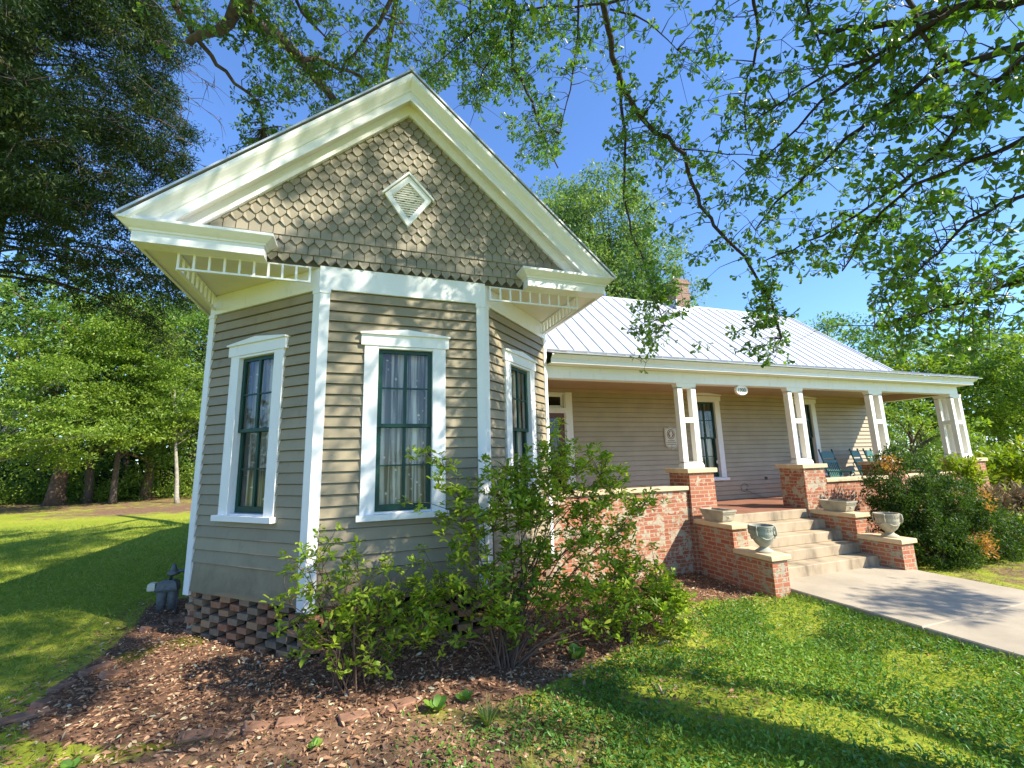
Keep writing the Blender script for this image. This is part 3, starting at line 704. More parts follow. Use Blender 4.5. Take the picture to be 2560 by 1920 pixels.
b.box(3.5, 15.2, 1.722, 1.745, 3.063, 3.244); b.box(15.18, 15.199, 1.745, 3.69, 3.065, 3.244); b.box(3.52, 15.18, 3.62, 3.675, 3.165, 3.243)
b.build('porch_ceiling', 'ceil', H)
b = MB(); b.box(3.5, 15.65, 1.46, 3.69, .42, .497)
for i in range(0): pass
b.build('porch_floor', 'floor', H)
# porch foundation and low walls
def lowwall(x0, x1, y0, y1, z1, mat, cap=True, z0=-.55, name='porch_wall'):
    b = MB(); b.box(x0, x1, y0, y1, z0, z1); wl = b.build(name, mat, H)
    if cap:
        b = MB(); b.bbox(x0-.035, x1+.0, y0-.04, y1+.04, z1, z1+.078, .010); b.build('wall_cap', 'cap', wl)
    return wl
lowwall(3.45, 6.30, 1.41, 1.62, 1.0, 'brickb'); lowwall(9.95, 11.90, 1.41, 1.62, 1.0, 'brick'); lowwall(12.52, 15.02, 1.41, 1.62, 1.0, 'brick')
lowwall(15.10, 15.30, 1.90, 3.66, 1.0, 'brick')
lowwall(6.93, 9.23, 1.45, 1.6, .39, 'brick', False, name='porch_wall')
def pier(x0, x1, z0=-.55, mat='brick', dep=.12):
    b = MB()
    b.loft([[(x0-.01, 1.345, z0), (x1+.01, 1.345, z0), (x1+.01, 1.92, z0), (x0-.01, 1.92, z0)], [(x0+.015, 1.355, 1.31), (x1-.015, 1.355, 1.31), (x1-.015, 1.92, 1.31), (x0+.015, 1.92, 1.31)]])
    p = b.build('brick_pier', mat, H)
    b = MB(); b.bbox(x0-.045, x1+.045, 1.312, 1.97, 1.31, 1.395, .008); b.build('pier_cap', 'cap', p)
    cx = (x0+x1)/2; hw_ = .222; ya, yb_ = 1.54, 1.54+dep; z0_, z1_ = 1.395, 3.06; b = MB()
    for X0, X1 in ((cx-hw_, cx-hw_+.115), (cx+hw_-.115, cx+hw_)):
        for Y0, Y1 in (((ya, yb_),) if dep < .3 else ((ya, ya+.10), (yb_-.10, yb_))): b.box(X0, X1, Y0, Y1, z0_+.10, z1_-.08)
    for zz, h in ((z0_+.10+.78, .10),):
        b.box(cx-hw_+.115, cx+hw_-.115, ya+.004, ya+.096, zz, zz+h)
        if dep > .3: b.box(cx-hw_+.115, cx+hw_-.115, yb_-.080, yb_-.004, zz, zz+h)
        if dep < .3: continue
        b.box(cx-hw_+.004, cx-hw_+.111, ya+.10, yb_-.10, zz, zz+h); b.box(cx+hw_-.111, cx+hw_-.004, ya+.10, yb_-.10, zz, zz+h)
    r = [[(cx-hw_-o_, ya-o_, z), (cx+hw_+o_, ya-o_, z), (cx+hw_+o_, yb_+o_, z), (cx-hw_-o_, yb_+o_, z)] for o_, z in ((.022, z0_), (.020, z0_+.05), (.0, z0_+.105), (.0, z0_+.12))]
    b.loft(r)
    r = [[(cx-hw_-o_, ya-o_*.3, z), (cx+hw_+o_, ya-o_*.3, z), (cx+hw_+o_, yb_+o_, z), (cx-hw_-o_, yb_+o_, z)] for o_, z in ((0, z1_-.10), (.0, z1_-.085), (.018, z1_-.03), (.022, z1_))]
    b.loft(r)
    b.build('porch_column', 'whitec', H)
for x0, x1, mt in ((6.31, 6.91, 'brick'), (9.24, 9.87, 'brickb'), (11.88, 12.50, 'brick'), (15.02, 15.64, 'brick')): pier(x0, x1, mat=mt, dep=.36 if x0 > 15 else .12)
# steps
b = MB()
for i in range(5):
    y0 = .204+.295*i; z1 = -.379+.175*(i+1)
    b.bbox(6.64, 9.33, y0, y0+.36 if i < 4 else 1.46, z1-.175 if i else -.5, z1, .010)
b.build('steps', 'steps', H)
def stepwall(x0, x1, mat):
    b = MB(); b.box(x0, x1, -.19, .50, -.55, .047); b.box(x0, x1, .502, 1.36, -.55, .41); w_ = b.build('step_wall', mat, H)
    b = MB(); b.bbox(x0-.045, x1+.045, -.232, .495, .047, .125, .010); b.bbox(x0-.045, x1+.045, .46, 1.355, .41, .488, .010); b.build('wall_cap', 'cap', w_)
stepwall(6.365, 6.665, 'brickc'); stepwall(9.305, 9.62, 'brickc')
# door
b = MB()
b.fbox(FW, .32, .47, 0, .045, .5, 3.16); b.fbox(FW, 1.47, 1.64, 0, .045, .5, 3.165); b.fbox(FW, .47, 1.47, 0, .04, 2.675, 2.80); b.fbox(FW, .28, 1.68, 0, .055, 3.165, 3.24)
b.fbox(FW, .47, .50, -.1, .02, .5, 3.16); b.fbox(FW, 1.44, 1.47, -.1, .02, .5, 3.16); b.fbox(FW, .5, 1.44, -.1, .015, 3.12, 3.16)
DF = b.build('door_frame', 'white', H)
b = MB(); b.fbox(FW, .5, 1.44, -.08, -.04, 2.80, 3.12); b.build('transom_frame', 'white', DF)
b = MB(); b.fbox(FW, .56, 1.38, -.038, -.034, 2.86, 3.06); b.build('transom_glass', 'dglass', DF)
b = MB()
b.fbox(FW, .5, .62, -.06, -.015, .5, 2.675); b.fbox(FW, 1.32, 1.44, -.06, -.015, .5, 2.675); b.fbox(FW, .62, 1.32, -.06, -.015, 2.56, 2.675); b.fbox(FW, .62, 1.32, -.06, -.015, .5, 1.0)
D_ = b.build('door', 'door', H)
b = MB(); b.fbox(FW, .62, 1.32, -.045, -.035, 1.0, 2.56); b.build('door_glass', 'dglass', D_)
b = MB(); b.tube([b.fp(FW, .57, -.015, 1.5), b.fp(FW, .57, .04, 1.5)], [.012, .022], 8); b.build('door_handle', 'meter', D_)
b = MB(); b.box(3.8, 6, 4.3, 4.32, .3, 3.5); b.build('dark_room_sheet', 'dark', H)  # dark sheet added behind the doorway in place of an unlit hall
b = MB(); b.box(10.79, 10.87, 3.66, 3.678, .95, 1.03); b.box(10.80, 10.825, 3.652, 3.66, .96, 1.02); b.box(10.838, 10.86, 3.652, 3.66, .96, 1.02); b.build('power_outlet', 'meter', H)
b = MB(); b.tube([(10.05+.11*math.cos(t*.5)-t*.004, 3.655, .78+.10*math.sin(t*.5)) for t in range(13)]+[(10.1, 3.655, .70), (10.35, 3.655, .60), (10.62, 3.64, .502), (10.9, 3.5, .502)], .006, 5)
b.build('loose_cable', 'meter', H)
# ------------------------------------------------------------------ signs
FP = ((7.84, 3.668), (1, 0), (0, -1))
def shield(k, zc=2.07):
    p = [(-.19, .26), (-.10, .262), (-.05, .275), (0, .32), (.05, .275), (.10, .262), (.19, .26), (.185, -.14), (.16, -.20), (.10, -.235), (.04, -.25), (0, -.29), (-.04, -.25), (-.10, -.235), (-.16, -.20), (-.185, -.14)]
    return [(x*k, zc+z*k) for x, z in p][::-1]
def text(name, s, size, loc, mat, parent, ext=.002, rot=0):
    cu = bpy.data.curves.new(name, 'FONT'); cu.body = s; cu.size = size; cu.align_x = 'CENTER'; cu.align_y = 'CENTER'; cu.extrude = ext
    ob = bpy.data.objects.new(name, cu); C.objects.link(ob); dg = bpy.context.evaluated_depsgraph_get(); dg.update()
    me = bpy.data.meshes.new_from_object(ob.evaluated_get(dg)); C.objects.unlink(ob); bpy.data.objects.remove(ob)
    R = Matrix.Rotation(math.pi/2, 4, 'X'); me.transform(R); me.transform(Matrix.Translation(Vector(loc)-WL[parent.name]))
    me.materials.clear(); me.materials.append(M[mat]); o = bpy.data.objects.new(name, me); link(o, parent); WL[o.name] = WL[parent.name]; return o
T = thing('plaque', 'cream shield-shaped heritage plaque with an oval portrait on the porch wall', 'plaque', (7.84, 3.67, 2.07))
b = MB(); b.fprism(FP, shield(1), 0, .022); b.build('plate', 'sign', T)
b = MB(); a, c = shield(.93), shield(.90)
for i in range(16): b.fprism(FP, [a[i], a[(i+1) % 16], c[(i+1) % 16], c[i]], .022, .0245)
b.build('border_line', 'black', T)
def oval(cx, cz, rx, rz, n=28): return [(cx+rx*math.cos(-2*math.pi*i/n), cz+rz*math.sin(-2*math.pi*i/n)) for i in range(n)]
b = MB(); b.fprism(FP, oval(0, 2.175, .115, .125), .022, .025); b.build('portrait_field', 'black', T)
b = MB(); b.fprism(FP, oval(0, 2.175, .100, .110), .022, .0262); b.build('portrait_rim', 'sign', T)
b = MB(); b.fprism(FP, oval(0, 2.175, .082, .092), .022, .0275); b.build('portrait_ground', 'door', T)
b = MB(); b.fprism(FP, [(-.045, 2.10), (-.03, 2.13), (-.045, 2.16), (-.045, 2.21), (-.02, 2.25), (.02, 2.25), (.042, 2.225), (.045, 2.19), (.055, 2.175), (.042, 2.165), (.04, 2.14), (.02, 2.13), (.045, 2.10)][::-1], .022, .029); b.build('profile_head', 'sign', T)
# worn lettering too small to read: rows of short strokes
for hw_, h_, z in ((.10, .020, 2.015), (.14, .020, 1.975), (.13, .022, 1.925), (.035, .012, 1.885), (.07, .010, 1.86)):
    x = -hw_; b = MB()
    while x < hw_:
        w_ = random.uniform(.006, .012); b.fbox(FP, x, x+w_*.6, .022, .0245, z-h_/2, z+h_/2*random.uniform(.5, 1)); x += w_+.003
    b.build('worn_lettering', 'black', T)
b = MB(); b.fprism(FP, [(0, 1.83), (.014, 1.845), (0, 1.865), (-.014, 1.845)][::-1], .022, .025); b.build('lozenge', 'black', T)
T = thing('year_sign', 'small round white sign reading 1900 hung from the porch beam', 'sign', (8.05, 1.6, 2.97))
b = MB(); b.fprism(((8.05, 1.60), (1, 0), (0, -1)), oval(0, 2.965, .155, .105, 32), 0, .045); b.build('disc', 'whitec', T)
b = MB(); a, c = oval(0, 2.965, .155, .105, 32), oval(0, 2.965, .137, .09, 32)
for i in range(32): b.fprism(((8.05, 1.60), (1, 0), (0, -1)), [a[i], a[(i+1) % 32], c[(i+1) % 32], c[i]], .045, .056)
b.build('rim', 'whitec', T)
text('numerals', '1900', .115, (8.05, 1.553, 2.963), 'black', T)
# ------------------------------------------------------------------ copies
def copy_tree(o, parent=None):
    c = o.copy(); C.objects.link(c); c.parent = parent
    for ch in list(o.children): copy_tree(ch, c)
    return c
# rocking chair
def rocker():
    t = thing('rocking_chair', '', 'rocking chair', (0, 0, 0), 'green rocking chairs on the porch')
    wv = .26
    for sx in (-1, 1):
        b = MB(); x = sx*wv
        b.tube([(x, .20, .10), (x, .22, .42), (x, .33, .80), (x, .42, 1.16)], [.02, .022, .02, .018], 8)
        b.lathe([(.001, 0), (.016, .005), (.024, .03), (.018, .055), (.001, .065)], 8, (x, .425, 1.16)); b.build('back_post', 'chair', t, True)
        b = MB(); b.tube([(x, -.28, .09), (x, -.28, .62)], .02, 8); b.build('front_leg', 'chair', t, True)
        b = MB(); pts = [(x, -.52+.06*i, .0+.11*((i-8.5)/8.5)**2*1.0) for i in range(19)]; b.tube(pts, .018, 6); b.tube([(x, -.28, .03), (x, -.28, .10)], .02, 6); b.tube([(x, .2, .0), (x, .2, .11)], .02, 6); b.build('rocker', 'chair', t, True)
        b = MB(); b.bbox(x-.04, x+.04, -.34, .26, .62, .645, .006); b.build('armrest', 'chair', t)
    b = MB(); b.bbox(-.25, .25, -.30, .22, .41, .44, .006)
    b.tube([(-.26, -.28, .22), (.26, -.28, .22)], .012, 6); b.tube([(-.26, .2, .22), (.26, .2, .22)], .012, 6)
    for x in (-.26, .26): b.tube([(x, -.28, .26), (x, .2, .26)], .012, 6)
    b.build('seat', 'chair', t)
    bk = lambda z: .22+(z-.42)*.27
    for z, h, arch in ((.98, .14, .045), (.86, .07, .0), (.46, .06, 0)):
        b = MB()
        pts = [(-.245, z), (.245, z)]+[(.245-.49*i/8, z+h+arch*math.sin(math.pi*i/8)) for i in range(9)]
        n_ = len(pts); fr = [(x, bk(zz)-.01, zz) for x, zz in pts]; bc = [(x, bk(zz)+.012, zz) for x, zz in pts]
        b.add(fr+bc, [tuple(range(n_)), tuple(range(2*n_-1, n_-1, -1))]+[(i, i+n_, (i+1) % n_+n_, (i+1) % n_) for i in range(n_)])
        b.build('back_rail', 'chair', t)
    for i in range(6):
        x = -.19+.076*i; b = MB(); b.beam((x, bk(.5)+.002, .5), (x, bk(.87)+.002, .87), .036, .014, (0, 1, 0)); b.build('back_slat', 'chair', t)
    return t
rc = rocker()
for i, (x, y, a, lb) in enumerate(((12.41, 2.66, 3, 'green rocking chair on the porch right behind the second brick pier, in shade'),
                                   (13.77, 2.79, 14, 'middle green rocking chair of the porch row, standing where the sun reaches the wall'),
                                   (14.48, 2.89, 14, 'farthest green rocking chair, its lower half hidden by the third pier'))):
    o = rc if i == 0 else copy_tree(rc); o.location = (x, y, .50); o.rotation_euler = (0, 0, math.radians(a)); o['label'] = lb
# trough planters
def planter():
    t = thing('trough_planter', '', 'planter', (0, 0, 0), 'trough planters on the upper step walls')
    b = MB(); r = lambda hx, hy, z: [(-hx, -hy, z), (hx, -hy, z), (hx, hy, z), (-hx, hy, z)]
    b.loft([r(.125, .25, 0), (r(.13, .255, .015)), r(.165, .325, .20), r(.175, .335, .205), r(.178, .338, .235), r(.150, .31, .235), r(.145, .305, .18)], True)
    b.build('trough', 'urn', t)
    b = MB(); b.box(-.14, .14, -.30, .30, .17, .182); b.build('soil', 'dark', t)
    b = MB()
    def key(u, z, sgn):   # greek key relief on the two ends
        k = (z/.20)*.072+.255; y = sgn*(k+.002)
        for (a, c, e_, g) in ((0, .022, 0, .004), (0, .004, 0, .018), (.0, .022, .014, .018), (.018, .022, .006, .018), (.010, .022, .006, .010)):
            b.box(u+a, u+c, min(y, y+sgn*.006), max(y, y+sgn*.006), z+e_, z+g)
    for sgn in (-1, 1):
        for i in range(10): key(-.145+.029*i, .165, sgn)
        for i in range(8): key(-.115+.029*i, .022, sgn)
        b.lathe([(.001, 0), (.02, .0), (.012, .02), (.001, .03)], 8, (0, sgn*.292, .09))
        b.beam((-.05, sgn*.292, .12), (.05, sgn*.296, .10), .008, .02)
    b.build('relief', 'urn', t)
    return t
pl = planter(); pl.location = (6.515, .95, .488); pl['label'] = 'trough planter on the upper cap of the left step wall, before the first pier'
pl.scale = (.86, .84, .86); p2 = copy_tree(pl); p2.location = (9.46, .90, .488); p2['label'] = 'trough planter on the upper cap of the right step wall, by the evergreen'
def urn(mat):
    t = thing('garden_urn', '', 'urn', (0, 0, 0), 'footed urns on the lower step walls')
    b = MB(); prof = [(.165, 0), (.170, .02), (.150, .035), (.105, .06), (.080, .085), (.078, .10), (.095, .112), (.15, .16), (.20, .24), (.225, .33), (.230, .40), (.232, .445), (.240, .45), (.242, .475), (.215, .475), (.205, .42)]
    b.lathe(prof, 40); b.build('bowl', mat, t, False)
    b = MB(); n = 26
    for i in range(n):
        a = 2*math.pi*i/n
        for (u0, u1, z0, z1) in ((0, .034, .430, .436), (0, .006, .385, .430), (0, .034, .385, .391), (.028, .034, .391, .418), (.014, .034, .412, .418)):
            aa, ab = a+u0/.23, a+u1/.23; r0, r1 = .228, .237
            p = [(r*math.cos(t_), r*math.sin(t_), z) for z in (z0, z1) for r, t_ in ((r0, aa), (r1, aa), (r1, ab), (r0, ab))]
            b.add(p, [(0, 1, 2, 3), (7, 6, 5, 4), (0, 4, 5, 1), (1, 5, 6, 2), (2, 6, 7, 3), (3, 7, 4, 0)])
    b.build('key_band', mat, t)
    for k in range(4):
        a = k*math.pi/2+.35; ca, sa = math.cos(a), math.sin(a)
        b = MB(); pts = []
        for (r, z) in ((.236, .47), (.262, .455), (.268, .38), (.262, .32), (.232, .30)): pts.append((r*ca, r*sa, z))
        b.tube(pts, .017, 6); b.build('handle', mat, t, True)
        b = MB(); pts = [((.225+.004-.035*math.sin(math.pi*i/8)*.6)*math.cos(a+i*math.pi/16), (.229-.035*math.sin(math.pi*i/8)*.6)*math.sin(a+i*math.pi/16), .33-.09*math.sin(math.pi*i/8)) for i in range(9)]
        b.tube(pts, [.008+.008*math.sin(math.pi*i/8) for i in range(9)], 6); b.build('swag', mat, t, True)
    b = MB(); b.lathe([(.20, .425), (.001, .44)], 20); b.build('soil', 'dark', t)
    return t
ua = urn('urng'); ua.scale = (.77, .77, .85); ua.location = (6.515, .06, .125); ua['label'] = 'grey-green footed urn on the lower cap of the left step wall'
ub = urn('urn'); ub.scale = (.77, .77, .85); ub.location = (9.47, .06, .125); ub['label'] = 'cream footed urn on the lower cap of the right step wall'
# gas meter
T = thing('gas_meter', 'grey gas meter standing beside the left end of the house bay', 'gas meter', (-2.03, 2.45, -.38))
b = MB(); x, y, z = -2.03, 2.45, -.38
for dx in (-.065, .065): b.loft([[(x+dx+rr*math.cos(k*math.pi/6), y+rr*.8*math.sin(k*math.pi/6), z+zz) for k in range(12)] for rr, zz in ((.03, .05), (.055, .07), (.062, .2), (.07, .30), (.06, .34))])
b.build('chamber', 'meter', T, True)
b = MB(); b.loft([[(x-.13, y-.07, z+.30), (x+.13, y-.07, z+.30), (x+.13, y+.07, z+.30), (x-.13, y+.07, z+.30)], [(x-.13, y-.08, z+.33), (x+.13, y-.08, z+.33), (x+.13, y+.08, z+.33), (x-.13, y+.08, z+.33)], [(x-.11, y-.07, z+.42), (x+.11, y-.07, z+.42), (x+.11, y+.07, z+.42), (x-.11, y+.07, z+.42)], [(x-.07, y-.05, z+.45), (x+.07, y-.05, z+.45), (x+.07, y+.05, z+.45), (x-.07, y+.05, z+.45)]]); b.build('meter_head', 'meter', T)
b = MB(); b.tube([(x+.02, y, z+.44), (x+.03, y, z+.55), (x+.14, y, z+.56), (x+.34, y+.02, z+.56)], .022, 8); b.tube([(x+.12, y, z-.05), (x+.12, y, z+.4)], .016, 8); b.build('pipe', 'meter', T, True)
b = MB(); b.lathe([(.02, .0), (.075, .02), (.08, .04), (.05, .07), (.035, .10), (.02, .16), (.001, .165)], 14, (x+.05, y, z+.50)); b.build('regulator', 'meter', T, True)
b = MB(); b.bbox(x-.23, x-.14, y-.06, y+.06, z+.32, z+.43, .015); b.build('dial_box', 'sign', T)
# edging bricks
EB = [(-2.08, -.28, .6, .1, 'broken clay edging slab lying flat at the left end of the brick edging'), (-2.04, -.02, 1.2, .2, 'clay edging brick tilted beside the flat slab at the bed corner'), (-2.10, .28, 1.35, .0, 'edging brick half sunk in leaves on the left bed edge'), (-1.72, .42, .9, .35, 'large loose clay brick leaning inside the left bed edge'),
      (-1.98, .62, 1.2, .1, 'long clay edging brick along the upper left bed edge'), (-1.93, 1.75, .9, .2, 'clay edging brick nearest the gas meter'), (-1.72, 1.98, .7, .1, 'clay edging brick against the open brick foundation'),
      (-.62, -1.10, .1, .1, 'dark edging brick at the left end of the front row'), (-.40, -1.12, .05, .0, 'dark edging brick second in the front row'), (-.18, -1.16, .25, .3, 'raised edging brick in the middle of the front row'), (.04, -1.20, -.05, .1, 'red edging brick ending the left front group'),
      (.52, -1.30, .22, .1, 'mossy edging brick starting the group before the small azalea'), (.74, -1.25, .15, .0, 'red edging brick next to the mossy one'), (.95, -1.20, .28, .05, 'red edging brick sinking into leaves before the large azalea'), (3.42, .22, .2, .1, 'pale brick lying in the mulch before the porch wall')]
b = MB(); b.bbox(-.105, .105, -.048, .048, -.03, .032, .006)
pb = b.build('edging_brick', 'edge', None, org=(0, 0, 0))
for i, (x, y, a, t_, lb) in enumerate(EB):
    o = pb if i == 0 else pb.copy()
    if i: C.objects.link(o)
    o.location = (x, y, float(gz(x, y))+(-.008 if i in (1, 2, 3, 8, 12) else .004)-.012*(i > 6)); o.rotation_euler = (t_*.6, t_, a); sc = 1.5 if i in (0, 3, 4) else (1.1 if i % 2 else .95); o.scale = (sc, 1.15, 1)
    tag(o, lb, 'brick', 'loose clay bricks edging the bed')
# ------------------------------------------------------------------ overhead oaks
OB = [(.035,[[2.8,-2.08,6.81],[2.88,-1.99,6.64],[3.03,-1.87,6.4],[3.22,-1.69,6.06],[3.48,-1.61,5.72],[4.03,-1.71,5.26],[4.24,-1.64,4.85],[4.44,-1.61,4.44],[4.76,-1.73,3.95],[4.99,-1.82,3.45],[5.09,-1.83,2.95]]),
 (.022,[[3.34,-1.52,6.25],[3.52,-1.31,5.96],[3.65,-1.16,5.74],[3.76,-.86,5.33],[4.0,-.62,4.79],[4.24,-.55,4.43],[4.44,-.45,3.96],[4.63,-.39,3.51]]),
 (.045,[[4.69,-4.49,4.55],[4.76,-4.23,4.7],[4.72,-3.94,4.97],[4.63,-3.53,5.21],[4.39,-3.11,5.55]]),
 (.02,[[4.55,-3.93,4.84],[4.57,-3.37,5.01],[4.57,-2.9,5.21],[4.53,-2.31,5.3]]),
 (.022,[[4.57,-4.0,4.85],[4.6,-3.31,4.95],[4.69,-2.85,5.04],[4.86,-2.47,5.06],[4.85,-1.86,5.03]]),
 (.03,[[4.65,-4.45,4.22],[4.75,-4.19,4.36],[4.78,-3.86,4.54],[4.87,-3.63,4.68],[4.93,-3.18,4.7],[4.96,-2.63,4.62],[4.97,-2.1,4.5],[5.05,-1.71,4.37]]),
 (.022,[[4.49,-4.48,4.1],[4.63,-4.21,4.21],[4.8,-3.87,4.22],[5.02,-3.54,4.09],[5.12,-3.06,4.01],[5.1,-2.42,3.89],[4.99,-1.84,3.9]]),
 (.022,[[4.84,-4.32,3.82],[4.97,-4.01,3.83],[5.08,-3.75,3.91],[5.08,-3.24,3.95],[5.17,-2.81,3.82],[5.32,-2.45,3.54]]),
 (.02,[[5.5,-4.01,3.06],[5.74,-3.58,3.04],[5.96,-3.14,3.03],[6.11,-2.63,3.06],[6.24,-2.13,3.1]]),
 (.02,[[4.02,-2.88,6.31],[4.14,-2.77,6.2],[4.38,-2.59,5.95],[4.46,-2.33,5.76],[4.61,-2.11,5.49],[4.82,-1.98,5.21]]),
 (.015,[[4.14,-3.27,5.86],[4.3,-3.17,5.66],[4.48,-3.1,5.44],[4.65,-3.05,5.23]]),
 (.02,[[5.17,-4.19,3.51],[5.32,-3.83,3.56],[5.45,-3.47,3.61],[5.64,-3.13,3.5],[5.8,-2.75,3.35]]),
 (.01,[[4.03,-1.71,5.26],[4.55,-2.11,5.01],[4.76,-2.33,4.87]]),
 (.012,[[3.0,-1.94,6.62],[3.37,-2.03,6.55],[3.84,-2.0,6.3]]),
 (.035,[[2.31,-.6,8.49],[2.41,-.36,8.39],[2.62,.26,7.92],[2.92,.42,7.77],[3.38,.8,7.3],[3.77,1.07,6.9]]),
 (.02,[[2.44,-.29,8.49],[2.34,.19,8.22],[2.21,.58,7.99],[2.13,.98,7.71]]),
 (.02,[[1.8,-.15,8.78],[1.88,.06,8.69],[1.99,.42,8.46],[2.14,.71,8.26]]),
 (.02,[[3.84,-1.46,7.7],[3.45,-.99,7.95],[2.75,-.5,8.23],[2.08,.08,8.34],[1.68,.66,8.29],[1.33,1.15,8.27]]),
 (.02,[[3.05,-1.27,7.95],[3.3,-.64,7.56],[3.42,-.09,7.2],[3.46,.32,6.97]]),
 (.02,[[4.38,-3.8,5.3],[4.57,-3.76,4.85],[4.75,-3.9,4.44],[4.85,-4.07,4.11]])]
OA = [(.16,[[-.97,.99,9.92],[-1.53,1.61,9.39],[-1.72,1.85,9.22],[-1.95,2.08,9.03],[-2.24,2.19,8.94],[-2.52,2.33,8.8]]),
 (.135,[[-1.66,1.81,9.33],[-1.52,2.25,9.46],[-1.24,2.59,9.71],[-.9,3.11,9.78],[-.46,3.71,9.74],[-.11,4.33,9.61],[.27,5.22,9.06]]),
 (.05,[[-.81,2.6,9.3],[-.49,2.76,9.57],[.15,3.07,9.68],[.75,3.43,9.69]]),
 (.05,[[-2.61,1.99,9.11],[-2.38,2.4,8.97],[-2.09,2.8,8.83],[-1.68,3.21,8.68],[-1.57,3.59,8.43]]),
 (.05,[[.9,1.3,10.31],[.66,1.9,10.04],[.24,2.45,9.75],[-.14,2.89,9.52]]),
 (.04,[[-1.07,1.62,9.91],[-.71,1.95,9.68],[-.32,2.2,9.49]])]
def along(poly, t):
    p = np.array(poly, float); s = np.r_[0, np.cumsum(np.linalg.norm(np.diff(p, axis=0), axis=1))]; x = t*s[-1]
    return np.stack([np.interp(x, s, p[:, k]) for k in range(3)], -1)
def px_of(P):
    d = np.asarray(P, float)-np.array(CAM); z = d@np.array(f_)
    zz = np.where(z > .05, z, .05)
    return 1280+1092.64*(d@np.array(r_))/zz, 960-1092.64*(d@np.array(u_))/zz, z
def limbs_mesh(b, polys, jitter=.02):
    for r, p in polys:
        m = 3*(len(p)-1)+1; q = along(p, np.linspace(0, 1, m)); L = np.linalg.norm(np.diff(np.array(p), axis=0), axis=1).sum()
        q[1:-1] += rs.normal(size=(m-2, 3))*min(jitter, r*.5)
        b.tube(q, list(np.linspace(r, r*.35, m)), 7 if r > .03 else 5)
def twigs_mesh(b, polys, cen, r=.004, sag=.1):
    A_ = np.concatenate([along(p, np.linspace(.02, 1, 40)) for _, p in polys])
    for c in cen:
        i = np.argmin(((A_-c)**2).sum(1)); a = A_[i]; v = c-a; L = np.linalg.norm(v)
        if L < .05: continue
        mid = a+v*.5+np.array([rs.normal()*.08*L, rs.normal()*.08*L, sag*L])
        q = a+v*.25+np.array([rs.normal()*.04*L, rs.normal()*.04*L, sag*.8*L])
        b.tube([a, q, mid, c], [r*1.8, r*1.5, r, r*.5], 3, False)
# oak at the right, its boughs hang into the picture
cen = []; OBd = {0: 70, 1: 55, 2: 45, 3: 26, 4: 36, 5: 60, 6: 60, 7: 62, 8: 50, 9: 40, 10: 26, 11: 46, 12: 10, 13: 8, 14: 100, 15: 50, 16: 55, 17: 100, 18: 55, 19: 30}
for k, (r, p) in enumerate(OB):
    nn = int(OBd[k]*(.75 if 2 <= k <= 12 or k == 19 else 1.0)); c = along(p, rs.random(nn)**.8)
    sp = .26 if k < 14 or k > 18 else .34
    c = c+rs.normal(size=(nn, 3))*sp+np.array([0, 0, -.08]); cen.append(c)
cen = np.concatenate(cen)
# curtain of foliage hanging low at the lower right and beside the ridge
ex = [((5.9, -2.9, 3.35), (.55, .55, .35), 46), ((6.3, -2.5, 3.05), (.45, .5, .22), 40), ((5.35, -2.6, 4.3), (.5, .5, .5), 30), ((4.9, -3.2, 4.6), (.3, .4, .3), 14), ((3.95, .0, 4.6), (.25, .25, .5), 26), ((4.45, -.45, 3.7), (.16, .16, .35), 26), ((5.05, -1.8, 3.1), (.2, .2, .22), 22), ((4.2, -1.2, 5.9), (.5, .3, .3), 20), ((3.3, .7, 6.6), (.25, .3, .35), 24)]
cen = np.concatenate([cen]+[np.array(c)+rs.normal(size=(n_, 3))*np.array(s_) for c, s_, n_ in ex])
pxx, pyy, pz = px_of(cen)
keep = ~((pxx > 600) & (pxx < 1560) & (pyy > 420) & (pz > 0)) & ~((pxx > 1560) & (pyy > 960) & (pz > 0)) & ~((pxx > 1960) & (pxx < 2200) & (pyy > 690) & (pz > 0)) & ~((pxx > 1400) & (pxx < 1520) & (pyy > 200) & (pz > 0)) & ~((pxx > 2200) & (pyy > 900) & (pz > 0))
keep &= ~((pxx > 1020) & (pxx < 1560) & (pyy > 60+.62*(pxx-1020)+60) & (cen[:, 1] < -.4))
keep &= ~((pxx > 1790) & (pxx < 1950) & (pyy > 895))
cen = cen[keep]
T = thing('oak_tree', 'large oak whose dark leafy boughs hang across the sky at the upper right', 'tree', (9, -9.5, -.45))
b = MB(); b.tube([(9, -9.5, -.6), (9, -9.4, .4), (9, -9.1, 2.5), (9, -8.6, 4.5), (8.7, -7.8, 7.0)], [.5, .38, .33, .3, .22], 14)
b.tube([(9, -8.6, 4.4), (8.0, -7.0, 5.0), (6.2, -5.2, 4.8), (4.69, -4.49, 4.55)], [.2, .14, .09, .05], 8)
b.tube([(8.7, -7.8, 6.8), (7.0, -5.6, 7.3), (4.5, -3.3, 7.2), (2.8, -2.08, 6.81)], [.22, .15, .09, .04], 8)
b.tube([(8.7, -7.8, 6.8), (7.0, -4.9, 8.6), (4.6, -2.2, 9.0), (2.31, -.6, 8.55)], [.22, .15, .09, .04], 8)
b.tube([(4.5, -3.3, 7.2), (4.02, -2.88, 6.31)], [.05, .02], 6); b.tube([(5.3, -4.0, 7.1), (4.14, -3.27, 5.86)], [.04, .018], 6)
b.tube([(9, -8.6, 4.3), (8, -6.0, 4.0), (6.4, -4.7, 3.6), (5.5, -4.01, 3.06)], [.12, .08, .05, .022], 8)
b.tube([(6.4, -4.7, 3.6), (5.17, -4.19, 3.51)], [.05, .022], 6); b.tube([(6.2, -5.2, 4.8), (4.65, -4.45, 4.22)], [.06, .03], 6); b.tube([(5.6, -4.9, 4.5), (4.84, -4.32, 3.82)], [.05, .022], 6)
